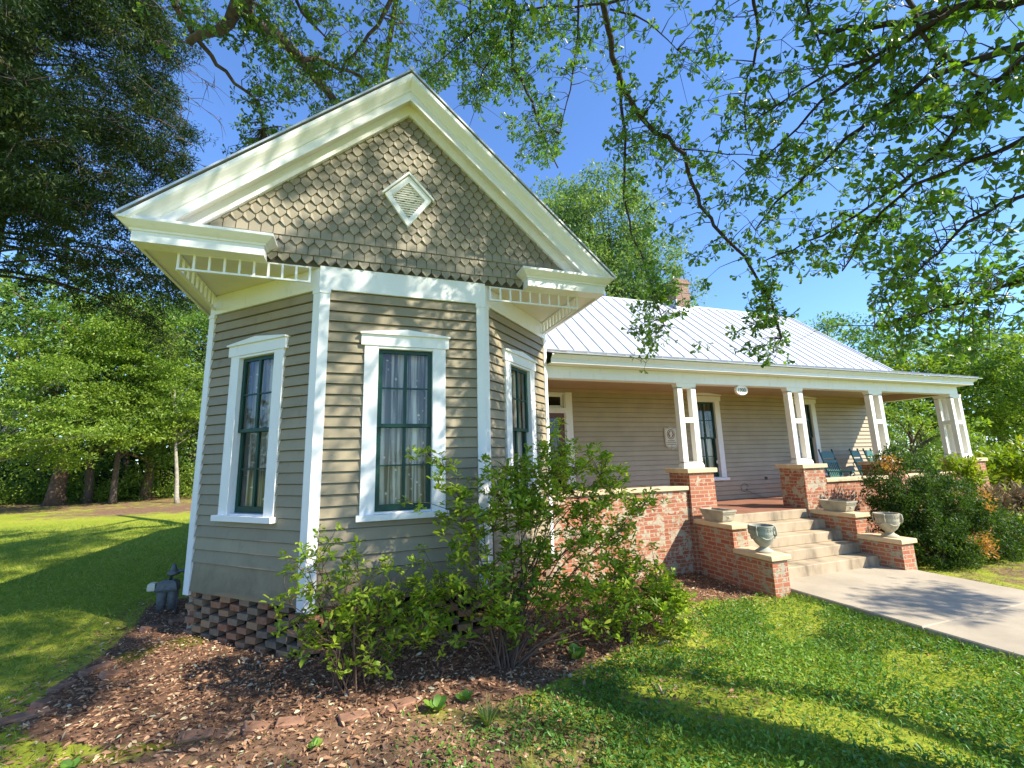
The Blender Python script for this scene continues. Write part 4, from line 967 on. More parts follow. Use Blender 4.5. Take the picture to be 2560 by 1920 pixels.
b.tube([(4.6, -2.2, 9.0), (3.84, -1.46, 7.7)], [.05, .02], 6); b.tube([(4.6, -2.2, 9.0), (3.05, -1.27, 7.95)], [.05, .02], 6); b.tube([(3.4, -1.3, 8.8), (1.8, -.15, 8.78)], [.05, .02], 6)
b.build('trunk', 'barkd', T, True)
b = MB(); limbs_mesh(b, OB); twigs_mesh(b, OB, cen)
P, D, N = rosettes(cen, .10+.15*rs.random(len(cen)), 4, 6, b); b.build('boughs', 'barkd', T, True)
tt = np.clip(np.repeat(rs.random(len(cen)), 24)*.6+.4*rs.random(len(P)), 0, 1)
leaves('crown', P, D, N, .060+.042*rs.random(len(P)), 'oak', 'oak', T, tt)
# unseen oak canopy overhead: clumps placed along sun rays to cast dappled shade
s = np.array(SUN); tg = []; LAWN = {}
def shade(n_, fx, fy, fz, t0, t1, lawn=False):
    p = np.stack([fx(n_), fy(n_), fz(n_)], 1); q = p+s*rs.uniform(t0, t1, (n_, 1)); tg.append(q)
    if lawn: LAWN[id(q)] = p
U = lambda a, c: (lambda k: rs.uniform(a, c, k))
shade(58, U(-3.5, 3.4), U(-2.6, .4), U(-.4, -.3), 8.5, 12)     # bed and foreground
shade(8, U(1.5, 7.2), U(-4.5, -.8), U(-.4, -.3), 8.5, 11)
shade(26, U(-.1, 2.1), U(0, .05), U(.2, 4.0), 8.5, 11.5)       # bay front
shade(75, U(-1.9, 3.9), U(-.3, .05), U(4.0, 6.8), 8.0, 11)
shade(26, U(2.0, 3.3), U(0, 1.2), U(.8, 3.9), 8.5, 11)
shade(340, U(-6.5, -1.8), U(-1.5, 4), U(-.4, -.3), 10, 15, True)
shade(400, U(-9, -1.8), U(3, 13.5), U(-.4, -.3), 17, 23, True)
shade(240, U(-16, -6), U(3, 13), U(-.4, -.3), 17, 24, True)
shade(18, U(7.2, 8.8), U(-1.9, -.7), U(-.4, -.35), 8.5, 9.5)
def housefree(P, t0=.5, t1=14):
    ok = np.ones(len(P), bool)
    for t in np.linspace(t0, t1, 60):
        q = P+s*t; roof = np.minimum(6.75-.883*np.abs(q[:, 0]-.98), 6.7)
        low = (q[:, 2] < 3.98) & (q[:, 0] > -1.5) & (q[:, 0] < 3.5) & (q[:, 1] > np.maximum(0, -.947*q[:, 0]))
        ok &= ~((q[:, 0] > -1.9) & (q[:, 0] < 3.8) & (q[:, 1] > -.3) & (q[:, 1] < 9) & (q[:, 2] < roof) & ((q[:, 2] >= 3.98) | low))
    return ok
g_ = []
for p in tg:
    if p.min() < 1e9 and id(p) in LAWN:
        base = LAWN[id(p)]; p = p[housefree(base)]
    g_.append(p)
tg = np.concatenate(g_)
pxx, pyy, pz = px_of(tg); inview = (pz > 0) & (pxx > -60) & (pxx < 2620) & (pyy > -60) & (pyy < 1980)
tg = tg[~inview]
P, D, N = clumps(tg, .20+.24*rs.random(len(tg)), 64, .8, .2)
leaves('shade_crown', P, D, N, .10+.05*rs.random(len(P)), 'oval', 'oak', T)  # unseen leaves, shaped only by where their shade should fall
# oak behind the gable
T = thing('oak_tree', 'oak with one thick bare limb rising behind the left slope of the gable', 'tree', (-.2, 9.6, -.3))
b = MB(); b.tube([(-.2, 9.6, -.4), (-.1, 9.4, 3), (.1, 8.8, 6.5), (.2, 7.2, 8.2), (.27, 5.22, 9.06)], [.42, .34, .28, .2, .13], 12)
b.tube([(.1, 8.8, 6.5), (.3, 9.4, 9.5), (.6, 9.5, 12)], [.24, .18, .08], 10)
limbs_mesh(b, OA[:2], .03)
b.tube([(-.97, .99, 9.92), (-.2, .8, 10.6), (1.0, 1.2, 11.2)], [.12, .08, .03], 8); b.tube([(.3, 9.4, 9.5), (.7, 5, 11), (.9, 1.3, 10.31)], [.1, .07, .04], 8)
b.tube([(-2.61, 1.99, 9.11), (-2.9, 1.6, 9.9), (-2.0, 1.0, 10.8), (-.97, .99, 10.6)], [.05, .06, .08, .09], 6)
b.build('trunk', 'bark', T, True)
cen = []
for k, n_ in ((0, 42), (1, 80), (2, 50), (3, 62), (4, 50), (5, 24)):
    c = along(OA[k][1], rs.random(n_)); cen.append(c+rs.normal(size=(n_, 3))*np.array([.55, .6, .45])+np.array([0, 0, -.1]))
cen.append(np.array([-1.7, 4.6, 7.6])+rs.normal(size=(46, 3))*np.array([.45, .5, .5])); cen.append(np.array([.0, 6.0, 9.3])+rs.normal(size=(50, 3))*np.array([.9, .6, .5]))
cen.append(np.array([1.6, 3.0, 9.9])+rs.normal(size=(30, 3))*np.array([.4, .6, .5]))
cen = np.concatenate(cen); pxx, pyy, pz = px_of(cen); cen = cen[(pxx > 560+.25*(330-pyy)) | (pyy < 110)]
b = MB(); limbs_mesh(b, OA[2:], .03); twigs_mesh(b, OA, cen, .006)
P, D, N = rosettes(cen, .14+.24*rs.random(len(cen)), 6, 6, b, .003); b.build('boughs', 'bark', T, True)
leaves('crown', P, D, N, .075+.05*rs.random(len(P)), 'oak', 'oakb', T)
# ------------------------------------------------------------------ cedar at the left
T = thing('cedar_tree', 'tall dark feathery cedar filling the upper left corner', 'tree', (-7.4, 6.6, -.35))
b = MB(); b.tube([(-7.4, 6.6, -.5), (-7.35, 6.6, 1), (-7.3, 6.5, 6), (-7.2, 6.4, 11), (-7.1, 6.3, 15)], [.42, .33, .26, .16, .05], 10)
cen = []; rad = []
for i in range(120):
    z = 5.7+i*.075+rs.random()*.3; a = rs.random()*2*math.pi
    if i % 3: a = rs.uniform(-1.9, .9)
    L = (4.9-.22*max(z-7, 0))*rs.uniform(.7, 1.05); L = max(L, 1.0)
    dx, dy = math.cos(a), math.sin(a)
    pts = [Vector((-7.3+dx*L*t, 6.5+dy*L*t, z+.35*t-1.0*t*t+.25*math.sin(t*3))) for t in (0, .25, .5, .75, 1)]
    b.tube(pts, [.035, .026, .018, .011, .005], 4, False)
    n_ = int(46*L/4)
    for q in range(n_):
        t = .15+.85*rs.random()**.7; p = along(pts, np.array([t]))[0]
        o_ = rs.normal(size=3)*np.array([.34, .34, .2]); c = p+o_+np.array([0, 0, -.12]); cen.append(c); rad.append(.11+.17*rs.random())
        if q % 2 == 0: b.tube([p, p+o_*.5+np.array([0, 0, .02]), c], [.01, .007, .003], 3, False)
b.build('trunk', 'bark', T, True)
cen = np.array(cen); rad = np.array(rad); pxx, pyy, pz = px_of(cen); k_ = pxx < 470+35*np.sin(pyy*.021)+25*np.sin(pyy*.06); cen = cen[k_]; rad = rad[k_]; P, D, N = clumps(cen, rad, 56, .6, .25)
tt = np.repeat(rs.random(len(cen))**1.6, 56)*.75+.25*rs.random(len(P))
leaves('crown', P, D, N, .065+.05*rs.random(len(P)), 'spray', 'cedar', T, tt)
# ------------------------------------------------------------------ generic trees
def tree(name, label, cat, base, h, tr, ell, ncl, per, ls, mat, bark='bark', lean=(0, 0), shape='oval', clr=.5, group=None, flat=.6, limb=22, droop=.1):
    bz = float(gz(*base)); T = thing(name, label, cat, (base[0], base[1], bz), group)
    b = MB(); top = Vector((base[0]+lean[0], base[1]+lean[1], bz+h)); b0 = Vector((base[0], base[1], bz-.15))
    m = [b0.lerp(top, t)+Vector((rs.normal()*.02*h*t*(1-t)*2, rs.normal()*.02*h*t*(1-t)*2, 0)) for t in (0, .08, .25, .5, .75, 1)]
    b.tube(m, [tr*1.5, tr*1.05, tr*.9, tr*.7, tr*.45, tr*.15], 9)
    cen = []; w_ = np.array([e[3]*e[4]*e[5] for e in ell])**.67; w_ = w_/w_.sum()
    for (x, y, z, rx, ry, rz), k in zip(ell, w_):
        n_ = max(6, int(ncl*k)); d = rs.normal(size=(n_, 3)); d /= np.linalg.norm(d, axis=1, keepdims=True); rr = .35+.65*rs.random(n_)**.5
        lump = 1+.22*np.sin(d[:, 0]*5+x)*np.cos(d[:, 2]*6+y)+.12*np.sin(d[:, 1]*9)
        cen.append(np.array([x, y, z])+d*(rr*lump)[:, None]*np.array([rx, ry, rz]))
    cen = np.concatenate(cen)
    for c in cen[rs.permutation(len(cen))[:limb]]:
        t = np.clip((c[2]-bz)/h*.75, .15, .95); a = b0.lerp(top, float(t)); v = Vector(c)-a
        b.tube([a, a+v*.4+Vector((0, 0, .06*v.length)), Vector(c)], [tr*.35, tr*.2, tr*.06], 5, False)
    b.build('trunk', bark, T, True)
    P, D, N = clumps(cen, clr*(.6+.8*rs.random(len(cen))), per, flat, droop)
    tt = np.clip(np.repeat(rs.random(len(cen)), per)*.55+.45*rs.random(len(P)), 0, 1)
    leaves('crown', P, D, N, ls*(.7+.6*rs.random(len(P))), shape, mat, T, tt)
    return T
G1 = 'trees at the edge of the wood'
tree('shade_tree', 'brown thick-trunked tree at the far left edge of the lawn', 'tree', (-15.4, 26.5), 11, .36, [(-15.8, 26, 9.5, 4.4, 3, 3.5), (-15.5, 25.6, 6.0, 3, 2, 1.7), (-16.8, 24.5, 2.6, 1.2, 1, 1.0)], 250, 60, .22, 'mid', 'barkb', (.8, 0), clr=.8, group=G1)
tree('shade_tree', 'straight dark-trunked tree second from the left at the lawn edge', 'tree', (-11.9, 28.2), 11, .26, [(-11.9, 28, 9.5, 4, 3, 3.5), (-11.9, 27.6, 6.0, 3.2, 2, 1.8), (-13.6, 26.5, 3.4, 1.3, 1, 1.1), (-10.5, 27, 3.0, 1.4, 1, 1.5)], 280, 60, .22, 'mid', 'barkb', (.3, 0), clr=.8, group=G1)
tree('sapling', 'slim pale-barked tree standing alone on the lawn edge near the house corner', 'tree', (-9.0, 24.4), 6.2, .11, [(-9.0, 24.4, 5.9, 2.1, 1.8, 1.3), (-9.7, 24, 4.6, 1.5, 1., .6), (-8.1, 24.2, 4.7, 1.4, 1., .6)], 150, 46, .15, 'bright', 'barkp', (-.7, 0), clr=.5, group=G1, flat=.3)
tree('leaning_tree', 'pale leaning trunk at the left edge with flat layers of bright leaves', 'tree', (-16.6, 21.5), 6.3, .17, [(-14.0, 21, 4.6, 2.2, 1.6, .8), (-12.6, 20.6, 3.4, 2.0, 1.4, .6), (-15.3, 21, 2.9, 1.5, 1.2, .6), (-13.4, 20.8, 6.2, 1.8, 1.4, .8)], 260, 48, .14, 'bright', 'barkp', (2.4, 0), clr=.5, group=G1, flat=.3)
tree('maple_tree', 'yellow-green tree glowing in sun below the cedar', 'tree', (-14.2, 27), 12, .2, [(-12.8, 24.5, 9.2, 3.0, 2, 2.4), (-11.2, 24.5, 8.2, 2.2, 1.6, 1.6), (-14.8, 24.5, 8.0, 2.2, 1.6, 1.6), (-11.6, 23.2, 3.6, 2.0, 1.2, .9), (-13.6, 22.6, 2.4, 1.2, 1, .7)], 420, 50, .16, 'bright', 'bark', (.6, -1), clr=.6, group=G1, flat=.35)
tree('shade_tree', 'dark green rounded tree in the middle of the wood edge', 'tree', (-10.5, 31), 11, .22, [(-10.6, 30.5, 8.2, 3.4, 2.4, 3.4), (-9.2, 29.6, 5.5, 2.6, 2., 1.8)], 300, 56, .2, 'darkl', 'bark', clr=.7, group=G1)
tree('shade_tree', 'fresh green tree right against the house corner at the wood edge', 'tree', (-8.0, 33), 14, .22, [(-8.4, 32, 12.0, 3.4, 2.4, 3.4), (-7.0, 31.5, 8.4, 3, 2, 2.4), (-8.6, 31, 5.4, 2.4, 2, 1.6), (-7.2, 29.5, 3.2, 1.6, 1.4, 1.6)], 400, 54, .2, 'bright', 'bark', clr=.7, group=G1, flat=.45)
tree('shade_tree', 'mid green tree with tiered branches behind the leaning trunk', 'tree', (-12.6, 26), 6.5, .16, [(-12.0, 24.5, 5.4, 2.6, 1.8, 1.1), (-10.8, 24, 3.8, 2.1, 1.6, .9)], 210, 50, .15, 'bright', 'bark', (.5, -1), clr=.6, group=G1, flat=.35)
# deep wood behind: one mass
n_ = 1500; cen = np.stack([rs.uniform(-48, 3, n_), rs.uniform(33, 46, n_), 18*rs.random(n_)**1.5-.3], 1)
P, D, N = clumps(cen, 1.2+1.1*rs.random(n_), 30, .8); 
o = leaves('woodland', P, D, N, .5+.3*rs.random(len(P)), 'oval', 'darkl', None, None, org=(-20, 38, 0)); tag(o, kind='stuff', label='dense dark wood behind the trees left of the house', cat='woodland')
b = MB()
for i in range(46):
    x, y = rs.uniform(-40, 2), rs.uniform(30, 40); r = rs.uniform(.08, .22); b.tube([(x, y, -.6), (x+rs.normal()*.3, y, 4), (x+rs.normal()*.8, y, 12)], [r, r*.8, r*.4], 6)
o = b.build('wood_trunks', 'bark', None, True, org=(-20, 36, 0)); tag(o, kind='stuff', label='thin trunks inside the dark wood left of the house', cat='woodland')
n_ = 620; cen = np.stack([rs.uniform(-30, 1, n_), rs.uniform(28.2, 33, n_), 5.0*rs.random(n_)**1.6-.2], 1)
P, D, N = clumps(cen, .4+.35*rs.random(n_), 30, .7); o = leaves('undergrowth', P, D, N, .15+.10*rs.random(len(P)), 'oval', 'mid', None, None, org=(-15, 31, 0)); tag(o, kind='stuff', label='low undergrowth along the shaded foot of the wood', cat='undergrowth')
n_ = 460; x_ = rs.uniform(-22, -4, n_); cen = np.stack([x_, rs.uniform(26.8, 30.5, n_), (.8+2.9*(.5+.5*np.sin(x_*1.1+1)))*rs.random(n_)**1.2-.1], 1)
P, D, N = clumps(cen, .35+.3*rs.random(n_), 34, .7); o = leaves('brush', P, D, N, .13+.08*rs.random(len(P)), 'oval', 'bright', None, None, org=(-13, 28, 0)); tag(o, kind='stuff', label='bright leafy brush at the lawn edge before the wood', cat='undergrowth')
# trees right and behind
G2 = 'trees beyond the house'
tree('shade_tree', 'tall silvery green tree rising behind the metal roof ridge', 'tree', (15.5, 17.5), 14.0, .38, [(14.2, 15.8, 16.0, 3.4, 2.6, 3.4), (11.4, 16, 14.2, 2.8, 2.4, 3.4), (16.8, 15.4, 12.6, 2.5, 2.2, 3.2), (13.5, 15.5, 10.5, 4.2, 2.2, 3.2), (10.2, 16, 11, 2.5, 2, 3)], 900, 60, .20, 'grey', 'bark', clr=.62, group=G2, flat=.7, limb=40)
tree('shade_tree', 'dark round tree just right of the metal roof end', 'tree', (27.5, 13.0), 8.6, .3, [(26.6, 11.5, 7.0, 2.4, 2.2, 2.4), (28, 11, 5, 2.6, 2.2, 2)], 200, 60, .20, 'mid', clr=.6, group=G2)
tree('shade_tree', 'yellowish green tree above the porch roof corner', 'tree', (29.5, 10.0), 7.4, .3, [(29.0, 9.5, 6.2, 2.2, 2, 1.9), (30, 8, 4.5, 2.4, 2.2, 2)], 150, 60, .20, 'bright', clr=.6, group=G2)
tree('shade_tree', 'leafy bush-like tree seen between the last two porch columns', 'tree', (19.2, 4.8), 3.6, .12, [(19.0, 4.6, 1.9, 1.3, 1.2, 1.7), (20.4, 4.0, 1.4, 1.1, 1.0, 1.5)], 130, 60, .11, 'bright', clr=.36, group=G2)
tree('shade_tree', 'dense green tree directly right of the last porch column', 'tree', (30.5, 5.5), 7.0, .3, [(30.5, 6.8, 4.2, 2.6, 2.4, 3.2), (29.5, 4.6, 4.0, 2.4, 2., 2.9)], 260, 60, .19, 'bright', clr=.6, group=G2)
tree('shade_tree', 'big rounded green tree at the right edge beyond the driveway', 'tree', (38, 6.0), 6.5, .3, [(37, 6.6, 3.6, 3.6, 3.0, 2.3), (39, 4.0, 3.4, 3.2, 3, 2.7)], 300, 60, .2, 'bright', clr=.6, group=G2)
tree('shade_tree', 'hazy distant tree peeking over the porch roof tip', 'tree', (75, 26), 15, .5, [(75, 26, 12, 5, 5, 4.5)], 120, 60, .5, 'hazytree', clr=1.6, group=G2)
n_ = 520; cen = np.stack([rs.uniform(30, 120, n_), rs.uniform(-12, 62, n_), rs.uniform(0, 7, n_)], 1); cen = cen[(np.hypot(cen[:, 0], cen[:, 1]) > 50)]
cen = cen[~((np.abs((cen[:, 1]+5.45)/(cen[:, 0]-.49)-.449) < .02) & (cen[:, 2] < 4) & (cen[:, 0] < 85))]
P, D, N = clumps(cen, 1.8+1.4*rs.random(len(cen)), 36, .8); o = leaves('far_treeline', P, D, N, .6+.4*rs.random(len(P)), 'oval', 'hazytree', None, None, org=(80, 20, 0)); tag(o, kind='stuff', label='distant line of trees beyond the right end of the porch', cat='treeline')
n_ = 900; a = rs.uniform(-.2, math.pi+.9, n_); R_ = rs.uniform(60, 110, n_); cen = np.stack([R_*np.cos(a), R_*np.sin(a), rs.uniform(-.2, 9, n_)], 1); cen = cen[(cen[:, 0] < 35)]
P, D, N = clumps(cen, 2.4+1.6*rs.random(len(cen)), 26, .8); o = leaves('far_woodland', P, D, N, 1.0+.6*rs.random(len(P)), 'oval', 'darkl', None, None, org=(0, 70, 0)); tag(o, kind='stuff', label='far belt of woodland round the property behind the house', cat='woodland')
# ------------------------------------------------------------------ shrubs
def shrub(label, base, tips, per, ls, mat, nst, twig=.006, rr=.10, name='azalea_bush', group=None):
    bz = float(gz(*base)); T = thing(name, label, 'shrub', (base[0], base[1], bz), group); b = MB(); cen = []
    tips = np.array(tips); B0 = np.array([base[0], base[1], bz-.03])
    spine = []
    for i, t in enumerate(tips):
        if i >= 34:
            A_ = np.concatenate([q_[3:] for q_ in spine]); c_ = A_[np.argmin(((A_-t)**2).sum(1)+.15*(A_[:, 2] > t[2]))]
            b.tube([c_, c_*.45+t*.55+rs.normal(size=3)*.02, t], [twig*.5, twig*.35, twig*.2], 3, False); cen.append(t)
            for j in range(rs.integers(1, 4)):
                f = rs.uniform(.3, .95); a = c_*(1-f)+t*f; dv = rs.normal(size=3); dv[2] = abs(dv[2])*.5; e_ = a+dv/np.linalg.norm(dv)*(.08+.14*rs.random())
                b.tube([a, e_], [twig*.3, twig*.15], 3, False); cen.append(e_)
            continue
        s0 = B0+np.array([rs.normal()*.07, rs.normal()*.07, 0]); v = t-s0
        k1 = s0+v*.33+np.array([-v[0]*.10, -v[1]*.10, .05])+rs.normal(size=3)*.03; k2 = s0+v*.68+np.array([-v[0]*.04, -v[1]*.04, .05])+rs.normal(size=3)*.04
        q = along([s0, k1, k2, t], np.linspace(0, 1, 7)); q[1:-1] += rs.normal(size=(5, 3))*.012
        q[1:-1] += np.array([rs.normal()*.05, rs.normal()*.05, 0])*np.array([.4, .8, 1, .8, .4])[:, None]; spine.append(q); b.tube(q, list(np.linspace(twig*1.15, twig*.3, 7)), 5, False)
        cen.append(t)
        for j in range(rs.integers(4, 8)):
            f = rs.uniform(.3, .97); a = along(q, np.array([f]))[0]; L = .12+.22*rs.random()
            dv = v/np.linalg.norm(v)*.5+rs.normal(size=3)*.55; dv[2] = abs(dv[2])*.6+.1; dv = dv/np.linalg.norm(dv); e_ = a+dv*L
            b.tube([a, a+dv*L*.5+rs.normal(size=3)*.01, e_], [twig*.5, twig*.35, twig*.2], 3, False); cen.append(e_)
    b.build('stems', 'twig', T, True)
    cen = np.array(cen); P = []; D = []; N = []; 
    for c in cen:
        k = per+rs.integers(-2, 3); a = np.linspace(0, 2*math.pi, k, endpoint=False)+rs.random()*6; ax = rs.normal(size=3)*.35+np.array([0, 0, 1]); ax /= np.linalg.norm(ax)
        e1 = np.cross(ax, [1, .2, .1]); e1 /= np.linalg.norm(e1); e2 = np.cross(ax, e1)
        d = np.cos(a)[:, None]*e1+np.sin(a)[:, None]*e2+ax*rs.uniform(-.2, .9, k)[:, None]
        back = rs.random(k)[:, None]*rr*.6
        P.append(c-ax*back*1.0+rs.normal(size=(k, 3))*rr*.16); D.append(d); N.append(np.repeat(ax[None], k, 0)+rs.normal(size=(k, 3))*.35)
    P = np.concatenate(P); D = np.concatenate(D); N = np.concatenate(N)
    leaves('foliage', P, D, N, ls*(.6+.6*rs.random(len(P))), 'azalea', mat, T)
    return T
def tipset(lst, n_, sd): 
    l = np.array(lst, float); i = rs.integers(0, len(l), n_); return l[i]+rs.normal(size=(n_, 3))*sd
t1 = [(.15, -.7, .98), (.20, -.6, .85), (.42, -.7, .72), (.62, -.55, .55), (.83, -.7, .62), (1.02, -.6, .45), (-.10, -.7, .45), (-.14, -.75, .22), (.9, -.75, .2), (1.0, -.8, -.02), (.45, -.85, .35), (.2, -.9, .1), (.6, -1.0, .12), (.75, -.8, .38), (.0, -.6, .65), (.55, -.65, .3)]
shrub('small sparse azalea before the bay front corner, bare stems below', (.5, -.72), np.concatenate([np.array(t1), tipset(t1, 18, .09)]), 9, .080, 'azalea', 5, .008)
t2 = [(1.33, -.8, 1.58), (1.42, -.7, 1.35), (1.5, -.8, 1.1), (2.04, -.8, 1.52), (2.2, -.6, 1.4), (2.45, -.7, 1.6), (2.68, -.8, 1.68), (2.9, -.6, 1.45), (3.19, -.8, 1.42), (3.4, -.7, 1.2), (3.71, -.8, 1.0), (3.6, -.6, .75), (3.37, -.8, .3), (3.9, -.75, .15), (4.1, -.8, -.05), (3.95, -.9, -.25), (1.3, -.8, .35), (1.2, -.9, .1), (1.6, -.9, .6), (2.0, -.8, .9), (2.5, -.8, .95), (2.9, -.9, .8), (2.3, -1.0, .3), (2.8, -1.0, .25), (3.2, -1.0, -.05), (1.8, -1.05, .15), (2.5, -.7, .55), (2.2, -.8, 1.15), (2.7, -.8, 1.2), (3.1, -.75, 1.05), (3.5, -.85, .1), (1.75, -.8, 1.0)]
shrub('large straggly azalea between the bay and the brick porch wall', (1.95, -.85), np.concatenate([np.array(t2), tipset(t2, 330, .17)]), 10, .084, 'azalea', 5, .010)
shrub('low azalea sprawl at the right foot of the large bush', (3.3, -.75), tipset([(3.6, -.8, .2), (4.0, -.7, .05), (3.9, -.95, -.2), (3.2, -1.0, -.1), (3.5, -.5, .3)], 26, .14), 9, .075, 'azalea', 5, .006)
def mass(name, label, cat, base, ell, ncl, per, ls, mat, clr, shape='oval', stem=14, tint=None, group=None):
    bz = float(gz(*base)); T = thing(name, label, cat, (base[0], base[1], bz), group); b = MB(); cen = []
    w_ = np.array([e[3]*e[4]*e[5] for e in ell])**.67; w_ = w_/w_.sum()
    for (x, y, z, rx, ry, rz), k in zip(ell, w_):
        n_ = int(ncl*k)+3; d = rs.normal(size=(n_, 3)); d /= np.linalg.norm(d, axis=1, keepdims=True); rr = .62+.38*rs.random(n_)**.4
        lump = 1+.10*np.sin(d[:, 0]*7+x*3)*np.cos(d[:, 2]*8+y)
        cen.append(np.array([x, y, z])+d*(rr*lump)[:, None]*np.array([rx, ry, rz]))
    cen = np.concatenate(cen); cen = cen[cen[:, 2] > bz-.02]
    for c in cen[rs.permutation(len(cen))[:stem]]: 
        a = np.array([base[0]+rs.normal()*.1, base[1]+rs.normal()*.1, bz-.05]); b.tube([a, a+(c-a)*.5+np.array([0, 0, .08]), c], [.018, .012, .004], 4, False)
    b.build('stems', 'twig', T, True)
    P, D, N = clumps(cen, clr*(.6+.8*rs.random(len(cen))), per, .9); D[:, 2] += .5
    tt = np.clip(np.repeat(rs.random(len(cen)), per)*.5+.5*rs.random(len(P)), 0, 1)*.93
    if tint is not None:
        for (cx, cy, cz, r) in tint:
            m_ = np.linalg.norm(P-np.array([cx, cy, cz]), axis=1) < r*(.7+.5*rs.random(len(P))); tt[m_] = .96+.04*rs.random(m_.sum())
    leaves('foliage', P, D, N, ls*(.7+.6*rs.random(len(P))), shape, mat, T, tt); return T
mass('evergreen_shrub', 'big dark evergreen shrub with orange dead patches right of the steps', 'shrub', (10.6, .1), [(10.85, .45, .85, .85, .55, .95), (11.3, .2, .35, 1.1, .7, .75), (11.9, .0, -.05, 1.0, .6, .55), (10.5, .3, .35, .6, .5, .75), (10.7, -.1, -.05, .8, .5, .5)], 820, 80, .048, 'box', .12,
     tint=[(10.15, .3, 1.45, .22), (11.0, -.52, -.02, .28), (11.4, -.5, .6, .12), (11.8, -.3, .8, .2), (10.8, -.55, -.35, .12)])
mass('yellow_shrub', 'sunny yellow-green shrub at the right edge beside the last pier', 'shrub', (17.5, 1.8), [(17.4, 1.9, .75, 1.0, .8, .75), (18.6, 1.4, .85, 1.2, .9, .8), (19.5, 1.0, .8, 1.2, .9, .8)], 150, 50, .17, 'yellow', .26)
mass('yellow_shrub', 'small golden-leaved sprig poking up before the last pier cap', 'shrub', (13.75, .95), [(13.75, 1.0, 1.24, .30, .2, .16), (14.1, 1.0, .95, .35, .2, .2)], 34, 28, .10, 'yellow', .13)
mass('flowering_shrub', 'low green shrub behind the evergreen at the right edge', 'shrub', (14.6, -.2), [(14.6, -.1, -.1, 1.0, .6, .35), (13.6, -.2, -.2, .6, .4, .3)], 60, 40, .12, 'yellow', .2)
T = mass('dry_shrub', 'patch of dry brown stalks under the yellow shrub', 'shrub', (14.8, .7), [(14.9, .7, .1, .9, .4, .55), (15.9, .5, .1, .9, .4, .5)], 90, 30, .20, 'dry', .2, 'spray')
# ------------------------------------------------------------------ far gazebo and car
T = thing('gazebo', 'white arched gazebo with a grey roof far off behind the porch end', 'gazebo', (82.5, 31.6, -.1))
gx, gy, g0 = 82.5, 31.6, -.1; b = MB()
for k in range(8):
    a = k*math.pi/4; b.tube([(gx+2*math.cos(a), gy+2*math.sin(a), g0), (gx+2*math.cos(a), gy+2*math.sin(a), g0+2.3)], .16, 8)
b.build('posts', 'whitec', T)
b = MB()
for k in range(8):
    a, c = k*math.pi/4, (k+1)*math.pi/4; p = [Vector((gx+2*math.cos(t_), gy+2*math.sin(t_), 0)) for t_ in (a, c)]
    top = [p[0].lerp(p[1], i/8) for i in range(9)]
    for i in range(8):
        z0, z1 = [g0+1.75+.5*math.sin(math.pi*j/8) for j in (i, i+1)]
        b.add([(top[i].x, top[i].y, z0), (top[i+1].x, top[i+1].y, z1), (top[i+1].x, top[i+1].y, g0+2.5), (top[i].x, top[i].y, g0+2.5)], [(0, 1, 2, 3)])
b.build('arches', 'whitec', T)
b = MB(); b.lathe([(2.6, g0+2.45), (2.6, g0+2.6), (1.4, g0+3.35), (.05, g0+3.7)], 8, (gx, gy, 0)); b.build('roof', 'roof', T)
b = MB(); b.lathe([(2.1, g0-.1), (2.1, g0+.05)], 8, (gx, gy, 0)); b.build('deck', 'concrete', T)
T = thing('parked_car', 'dark parked car almost hidden behind the yellow shrub', 'car', (37.5, 9.5, -.2))
cx, cy, cz = 37.3, 10.2, -.22; dr = Vector((.32, -.947, 0)); sd = Vector((.947, .32, 0))
def cp(a, s_, z): v = Vector((cx, cy, cz))+dr*a+sd*s_; return (v.x, v.y, v.z+z)
b = MB(); prof = [(-2.3, .35), (-2.3, .75), (-2.1, .85), (-1.3, .92), (-.6, .95), (1.2, .95), (1.9, .92), (2.25, .8), (2.3, .35)]
b.loft([[cp(a, s_, z) for a, z in prof] for s_ in (-.88, -.9, .9, .88)]); b.build('body', 'car', T)
b = MB(); prof = [(-1.35, .92), (-.7, 1.38), (.0, 1.46), (.9, 1.42), (1.75, .94)]; b.loft([[cp(a, s_*(.94 if z > 1 else 1), z) for a, z in prof] for s_ in (-.8, .8)]); b.build('cabin_glass', 'carglass', T)
b = MB(); prof = [(-.72, 1.39), (.0, 1.475), (.92, 1.43), (.9, 1.40), (.0, 1.44), (-.7, 1.36)]; b.loft([[cp(a, s_, z) for a, z in prof] for s_ in (-.77, .77)]); b.build('roof', 'car', T)
for a in (-1.4, 1.4):
    for s_ in (-.86, .86):
        b = MB(); b.loft([[cp(a+.33*math.cos(k*math.pi/8), s_+o_, .33+.33*math.sin(k*math.pi/8)) for k in range(16)] for o_ in (-.1, .1)]); b.build('wheel', 'tyre', T)
# ------------------------------------------------------------------ litter, cover, grass
def scatter(n_, x0, x1, y0, y1, prob):
    x = rs.uniform(x0, x1, n_); y = rs.uniform(y0, y1, n_); p = prob(x, y); k = rs.random(n_) < p
    k &= ~inpoly(x, y, FOOT) & ~((x > 6.33) & (x < 9.65) & (y > -.24)) & ~((x > 6.66) & (x < 9.52)); return x[k], y[k]
pat = lambda x, y, s_=1.: .5+.25*np.sin(x*2.3*s_+1.3*np.sin(y*1.9*s_))+.25*np.sin(y*3.1*s_+1.7*np.sin(x*1.3*s_)+2)
x, y = scatter(85000, -3.2, 6.5, -2.5, 3.4, lambda x, y: np.maximum(np.clip(.55+sdist(x, y, BED)*1.1, 0, .95), np.clip(.75-.35*np.hypot((x+.6)/2.4, (y+1.8)/.9), 0, 1)+.03))
n_ = len(x); P = np.stack([x, y, gz(x, y)+.004+.03*rs.random(n_)**2], 1); D = rdir(n_, 0, .25); N = rs.normal(size=(n_, 3))*.45; N[:, 2] += 1
